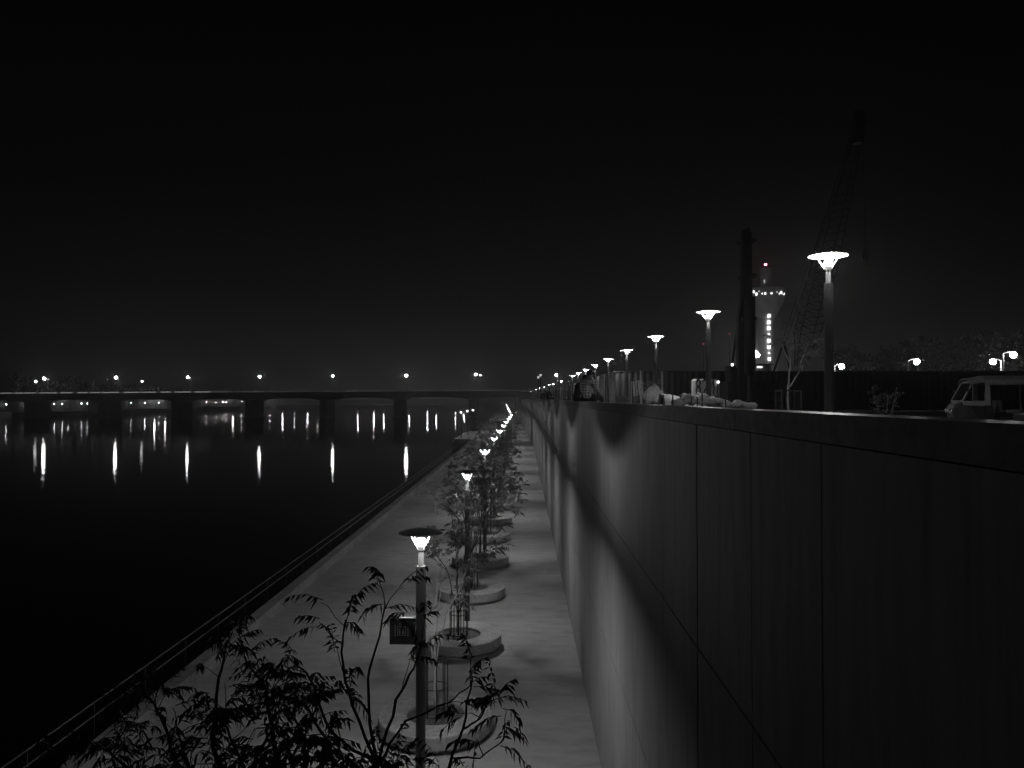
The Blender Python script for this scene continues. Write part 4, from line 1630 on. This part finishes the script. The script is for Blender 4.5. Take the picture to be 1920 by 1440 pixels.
def seated(label, loc, rz, shirt, lean=0.0, tilt=0.0, bow=0.10, sc=1.0, group=None, arm_up=False):
    """seated figure facing local +y, seat at z = 0, legs hanging over the far edge"""
    t = thing('person', label, 'person', loc, rz, group)
    t.scale = (sc, sc, sc)
    S = lean
    V = [((0, 0, .11), (.15, .12)), ((S * .25, -.01, .27), (.145, .11)), ((S * .6, .03, .44), (.165, .115)), ((S * .85, .07, .545), (.12, .09)), ((S + tilt * .2, .11 + bow * .3, .625), .055),
         ((S + tilt * .6, .14 + bow * .7, .70), (.072, .08)), ((S + tilt, .16 + bow, .785), (.078, .088))]
    E = [(0, 1), (1, 2), (2, 3), (3, 4), (4, 5), (5, 6)]
    # nose, ears
    hx, hy, hz = S + tilt * .7, .15 + bow * .8, .735
    for p_, r_ in (((hx, hy + .115, hz - .01), .014), ((hx - .088, hy, hz), .018), ((hx + .088, hy, hz), .018)):
        V.append((p_, r_))
        E.append((5, len(V) - 1))
    for sx in (-1, 1):
        k = len(V)
        V += [((S * .85 + sx * .175, .06, .53), .066), ((S * .6 + sx * .25, .07, .30), .048), ((S * .3 + sx * .18, .27, .20), .036), ((S * .3 + sx * .145, .335, .185), (.034, .022))]
        E += [(3, k), (k, k + 1), (k + 1, k + 2), (k + 2, k + 3)]
        for f_ in range(4):
            V += [((S * .3 + sx * (.145 - .016 + .014 * (1.5 - f_)), .385, .175), .0085), ((S * .3 + sx * (.14 - .014 + .014 * (1.5 - f_)), .415 + .006 * (f_ % 3), .155), .0075)]
            n_ = len(V)
            E += [(k + 3, n_ - 2), (n_ - 2, n_ - 1)]
        V += [((S * .3 + sx * .105, .345, .195), .010), ((S * .3 + sx * .085, .375, .185), .009)]
        n_ = len(V)
        E += [(k + 2, n_ - 2), (n_ - 2, n_ - 1)]
        k = len(V)
        V += [((sx * .10, .06, .10), .095), ((sx * .115, .46, .11), .066), ((sx * .115, .49, -.31), .045), ((sx * .12, .52, -.37), .042), ((sx * .125, .63, -.39), (.036, .026))]
        E += [(0, k), (k, k + 1), (k + 1, k + 2), (k + 2, k + 3), (k + 3, k + 4)]
    bo = bpy.data.objects.new('body', skin_mesh('body', V, E, 0, M['skin'], 1))
    COL.objects.link(bo)
    bo.parent = t
    # shirt
    V = [((0, -.02, .03), (.19, .15)), ((S * .25, -.015, .27), (.166, .134)), ((S * .6, .02, .44), (.20, .14)), ((S * .85, .07, .555), (.135, .105)), ((S + tilt * .15, .10 + bow * .2, .605), .062)]
    E = [(0, 1), (1, 2), (2, 3), (3, 4)]
    for sx in (-1, 1):
        k = len(V)
        V += [((S * .85 + sx * .195, .05, .53), .088), ((S * .6 + sx * .255, .07, .30), .064), ((S * .4 + sx * .215, .17, .25), .055)]
        E += [(3, k), (k, k + 1), (k + 1, k + 2)]
    so = bpy.data.objects.new('shirt', skin_mesh('shirt', V, E, 0, shirt, 2))
    COL.objects.link(so)
    so.parent = t
    V = [((0, .03, .10), (.14, .10))]
    E = []
    for sx in (-1, 1):
        k = len(V)
        V += [((sx * .10, .07, .10), .105), ((sx * .115, .46, .11), .078), ((sx * .115, .485, -.22), .062), ((sx * .115, .49, -.29), .06)]
        E += [(0, k), (k, k + 1), (k + 1, k + 2), (k + 2, k + 3)]
    to = bpy.data.objects.new('trousers', skin_mesh('trousers', V, E, 0, M['trouser'], 1))
    COL.objects.link(to)
    to.parent = t
    # hair: a cap of the skull, leaving the face open
    q = MB()
    rnd = random.Random(int(abs(loc[1]) * 10))
    cx_, cy_, cz_ = S + tilt * .85, .145 + bow * .9, .765
    n1_, n2_ = 10, 18
    for i in range(n1_ + 1):
        ph = math.pi * 0.72 * i / n1_
        for j in range(n2_):
            a = 2 * math.pi * j / n2_
            front = max(0.0, math.sin(a))
            ph2 = ph * (1 - 0.45 * front)
            r_ = rnd.uniform(0.97, 1.06)
            q.v.append((cx_ + 0.104 * r_ * math.sin(ph2) * math.cos(a), cy_ + 0.116 * r_ * math.sin(ph2) * math.sin(a), cz_ + 0.105 * r_ * math.cos(ph2)))
    for i in range(n1_):
        for j in range(n2_):
            k = (j + 1) % n2_
            q.face(i * n2_ + j, (i + 1) * n2_ + j, (i + 1) * n2_ + k, i * n2_ + k)
    ho = q.build('hair', M['hair'], t, True)
    sm = ho.modifiers.new('thick', 'SOLIDIFY')
    sm.thickness = 0.02
    return t


wt = 8.212
c = P(1104, 752, 23.5)
seated('person in a pale plaid shirt seated on the wall top, head bowed', (c.x, 23.5, wt), R(-38), M['plaid'], lean=-0.04, tilt=-0.04, bow=0.06, sc=1.12, group='people seated on the wall')
c = P(1083, 752, 24.9)
seated('person in dark clothes leaning against the plaid shirt on the wall top', (c.x, 24.9, wt), R(-50), M['dark_cloth'], lean=0.16, tilt=0.05, bow=0.04, sc=0.98, group='people seated on the wall')
c = P(1028, 750, 61)
seated('person in dark clothes seated upright far along the wall top', (c.x, 61, wt), R(-45), M['dark_cloth'], lean=0.0, tilt=0.0, bow=0.03, sc=1.05, group='people seated on the wall')
c = P(1016, 750, 70)
seated('hunched person in dark clothes seated farthest along the wall top', (c.x, 69, wt), R(-30), M['dark_cloth'], lean=0.08, tilt=0.05, bow=0.2, sc=0.95, group='people seated on the wall')

# ------------------------------------------------------------------ auto rickshaw
c = P(1783, 747, 23.2)
rk = thing('auto_rickshaw', 'three wheeled auto rickshaw with pale canopy parked behind the wall', 'auto rickshaw', (c.x + 1.36, 23.0, UP), R(165))
# local: +x forward, y across, z up; nose at x = 1.35
HW = 0.62
q = MB()   # cab front: nose, apron, cowl
prof = [(1.36, 0.62), (1.38, 0.75), (1.30, 0.93), (1.16, 1.0), (1.05, 0.98), (0.62, 0.95), (0.62, 0.30), (1.15, 0.28), (1.32, 0.45)]
nose = []
for sgn in (-1, 1):
    k = q.pts([(x_, sgn * HW * (0.55 if x_ > 1.25 else 0.8 if x_ > 1.1 else 1.0), z_) for x_, z_ in prof])
    nose.append(k)
n_ = len(prof)
for i in range(n_):
    j = (i + 1) % n_
    q.face(nose[0] + i, nose[0] + j, nose[1] + j, nose[1] + i)
q.face(*[nose[0] + i for i in range(n_)][::-1])
q.face(*[nose[1] + i for i in range(n_)])
q.build('cab_front', M['rick_dark'], rk)
# pale belt under the windscreen and side door panel
q = MB()
q.prism([(0.60, 0.88), (1.14, 0.90), (1.16, 1.02), (0.60, 1.03)], 'y', -HW - 0.012, -HW * 0.5)
q.prism([(0.60, 0.88), (1.14, 0.90), (1.16, 1.02), (0.60, 1.03)], 'y', HW * 0.5, HW + 0.012)
q.prism([(1.13, 0.89), (1.36, 0.72), (1.40, 0.80), (1.20, 1.03), (1.13, 1.03)], 'y', -HW * 0.52, HW * 0.52)
q.build('belt', M['rick_pale'], rk)
# windscreen frame and glass
q = MB()
lowp, upp = Vector((1.17, 0, 1.02)), Vector((0.88, 0, 1.58))
for sgn in (-1, 1):
    q.tube([lowp + Vector((0, sgn * HW * 0.93, 0)), upp + Vector((0, sgn * HW * 0.9, 0))], 0.026, 6)
q.tube([upp + Vector((0, -HW * 0.95, 0)), upp + Vector((0, HW * 0.95, 0))], 0.036, 6)
q.tube([lowp + Vector((0, -HW * 0.95, 0)), lowp + Vector((0, HW * 0.95, 0))], 0.026, 6)
wf = q.build('windscreen_frame', M['rick_pale'], rk)
q = MB()
q.hexa([(1.165, -0.55, 1.04), (1.175, -0.55, 1.04), (1.175, 0.55, 1.04), (1.165, 0.55, 1.04), (0.885, -0.53, 1.56), (0.895, -0.53, 1.56), (0.895, 0.53, 1.56), (0.885, 0.53, 1.56)])
q.build('glass_or_glow', M['glass_or_glow'], wf)
# door pillar behind the driver
for sgn in (-1, 1):
    q = MB()
    y0_, y1_ = sorted((sgn * HW, sgn * (HW - 0.05)))
    q.prism([(0.44, 0.9), (0.60, 0.9), (0.57, 1.62), (0.47, 1.62)], 'y', y0_, y1_)
    q.build('door_pillar', M['rick_pale'], rk)
    q = MB()
    q.prism([(0.30, 0.32), (0.61, 0.32), (0.61, 0.895), (0.40, 0.895)], 'y', y0_, y1_)
    q.build('side_panel', M['rick_dark'], rk)
# canopy: rounded roof with side flaps
q = MB()
cp = [(-HW - 0.05, 1.50), (-HW - 0.04, 1.64), (-HW * 0.75, 1.735), (0, 1.775), (HW * 0.75, 1.735), (HW + 0.04, 1.64), (HW + 0.05, 1.50), (HW + 0.03, 1.50), (HW + 0.02, 1.63), (HW * 0.73, 1.71), (0, 1.75), (-HW * 0.73, 1.71), (-HW - 0.02, 1.63), (-HW - 0.03, 1.50)]
q.prism(cp, 'x', -1.35, 0.60)
q.build('canopy', M['canvas'], rk)
q = MB()
vz = [(-HW - 0.03, 1.585), (-HW * 0.9, 1.655), (-HW * 0.6, 1.72), (0, 1.745), (HW * 0.6, 1.72), (HW * 0.9, 1.655), (HW + 0.03, 1.585)]
a_ = q.pts([(0.601, y_, z_ + 0.02) for y_, z_ in vz])
b2 = q.pts([(0.98, y_ * 0.96, z_ - 0.05) for y_, z_ in vz])
c2 = q.pts([(0.98, y_ * 0.96, z_ - 0.075) for y_, z_ in vz])
d2 = q.pts([(0.601, y_, z_ - 0.01) for y_, z_ in vz])
for r1_, r2_ in ((a_, b2), (b2, c2), (c2, d2)):
    for i in range(len(vz) - 1):
        q.face(r1_ + i, r1_ + i + 1, r2_ + i + 1, r2_ + i)
q.build('roof_peak', M['rick_pale'], rk)
q = MB()
q.prism([(-1.36, 0.55), (-1.30, 0.30), (-0.55, 0.30), (-0.50, 0.62), (-0.85, 0.66), (-0.95, 1.10), (-1.34, 1.12)], 'y', -HW, HW)
q.build('rear_body', M['rick_dark'], rk)
MB().box(-0.55, 0.62, -HW * 0.96, HW * 0.96, 0.27, 0.315).build('floor', M['rick_dark'], rk)
q = MB()
q.box(-0.84, -0.30, -0.55, 0.55, 0.664, 0.76)
q.box(-0.93, -0.80, -0.55, 0.55, 0.765, 1.2)
q.build('passenger_seat', M['seat'], rk)
q = MB()
q.box(0.10, 0.42, -0.3, 0.3, 0.33, 0.68)
q.box(0.06, 0.13, -0.3, 0.3, 0.70, 1.05)
q.build('driver_seat', M['seat'], rk)
for sgn in (-1, 1):
    q = MB()
    q.tube([(-0.72, sgn * HW, 0.60), (-0.70, sgn * HW, 1.2), (-0.70, sgn * (HW + 0.005), 1.52)], 0.02, 6)
    q.build('rear_pillar', M['rick_pale'], rk)
q = MB()
q.tube([(0.85, -0.3, 1.02), (0.9, 0.0, 1.06), (0.85, 0.3, 1.02)], 0.018, 6)
q.tube([(0.9, 0, 1.06), (1.05, 0, 0.6)], 0.022, 6)
q.build('handlebar', M['guard'], rk)


def wheel(x, y):
    q = MB()
    prof_ = [(0.12, -0.04), (0.19, -0.05), (0.21, -0.03), (0.215, 0.0), (0.21, 0.03), (0.19, 0.05), (0.12, 0.04)]
    n = 20
    rings = []
    for r_, w_ in prof_:
        rings.append(q.pts([(x + r_ * math.cos(2 * math.pi * k / n), y + w_, 0.215 + r_ * math.sin(2 * math.pi * k / n)) for k in range(n)]))
    for a, c in zip(rings, rings[1:]):
        for k in range(n):
            l2 = (k + 1) % n
            q.face(a + k, a + l2, c + l2, c + k)
    wo = q.build('wheel', M['tyre'], rk, True)
    q = MB()
    k1 = [(x + 0.125 * math.cos(2 * math.pi * k / n), 0.215 + 0.125 * math.sin(2 * math.pi * k / n)) for k in range(n)]
    q.prism(k1, 'y', y - 0.03, y + 0.03)
    q.build('rim', M['pole'], wo)


wheel(1.12, 0.0)
wheel(-0.95, -0.52)
wheel(-0.95, 0.52)
q = MB()
q.prism([(0.82 + 0.0, 0.30), (0.86, 0.42), (1.0, 0.50), (1.2, 0.50), (1.36, 0.40), (1.40, 0.28), (1.36, 0.28), (1.32, 0.37), (1.18, 0.455), (1.02, 0.455), (0.9, 0.39), (0.86, 0.30)], 'y', -0.11, 0.11)
q.build('mudguard', M['rick_dark'], rk)
for y_ in (-0.22, 0.22):
    q = MB()
    n = 12
    k0_ = q.pts([(1.33, y_ + 0.075 * math.cos(2 * math.pi * k / n), 0.72 + 0.075 * math.sin(2 * math.pi * k / n)) for k in range(n)])
    k1_ = q.pts([(1.43, y_ + 0.07 * math.cos(2 * math.pi * k / n), 0.72 + 0.07 * math.sin(2 * math.pi * k / n)) for k in range(n)])
    k2_ = q.pts([(1.445, y_, 0.72)])
    for k in range(n):
        l2 = (k + 1) % n
        q.face(k0_ + k, k0_ + l2, k1_ + l2, k1_ + k)
        q.face(k1_ + k, k1_ + l2, k2_)
    q.build('headlight', M['chrome'], rk, True)
for sgn in (-1, 1):
    q = MB()
    q.tube([(1.02, sgn * HW, 1.25), (1.06, sgn * (HW + 0.12), 1.3)], 0.008, 5)
    q.box(1.05, 1.07, sgn * (HW + 0.12) - 0.05, sgn * (HW + 0.12) + 0.05, 1.27, 1.42)
    q.build('mirror', M['chrome'], rk)

# ------------------------------------------------------------------ the night haze over the river
hz = MB().box(-2500, 2700, -400, 3500, -7.0, 75.0).build('haze', None)
hm = bpy.data.materials.new('haze_air')
hm.use_nodes = True
hm.node_tree.nodes.clear()
ho_ = hm.node_tree.nodes.new('ShaderNodeOutputMaterial')
pv = hm.node_tree.nodes.new('ShaderNodeVolumePrincipled')
pv.inputs['Color'].default_value = (0.8, 0.8, 0.8, 1)
pv.inputs['Density'].default_value = 0.0008
pv.inputs['Anisotropy'].default_value = 0.7
hm.node_tree.links.new(pv.outputs[0], ho_.inputs['Volume'])
hz.data.materials.clear()
hz.data.materials.append(hm)
structure(hz, 'stuff')
hz['label'] = 'thin night haze hanging over the river and the promenade'
hz['category'] = 'haze'
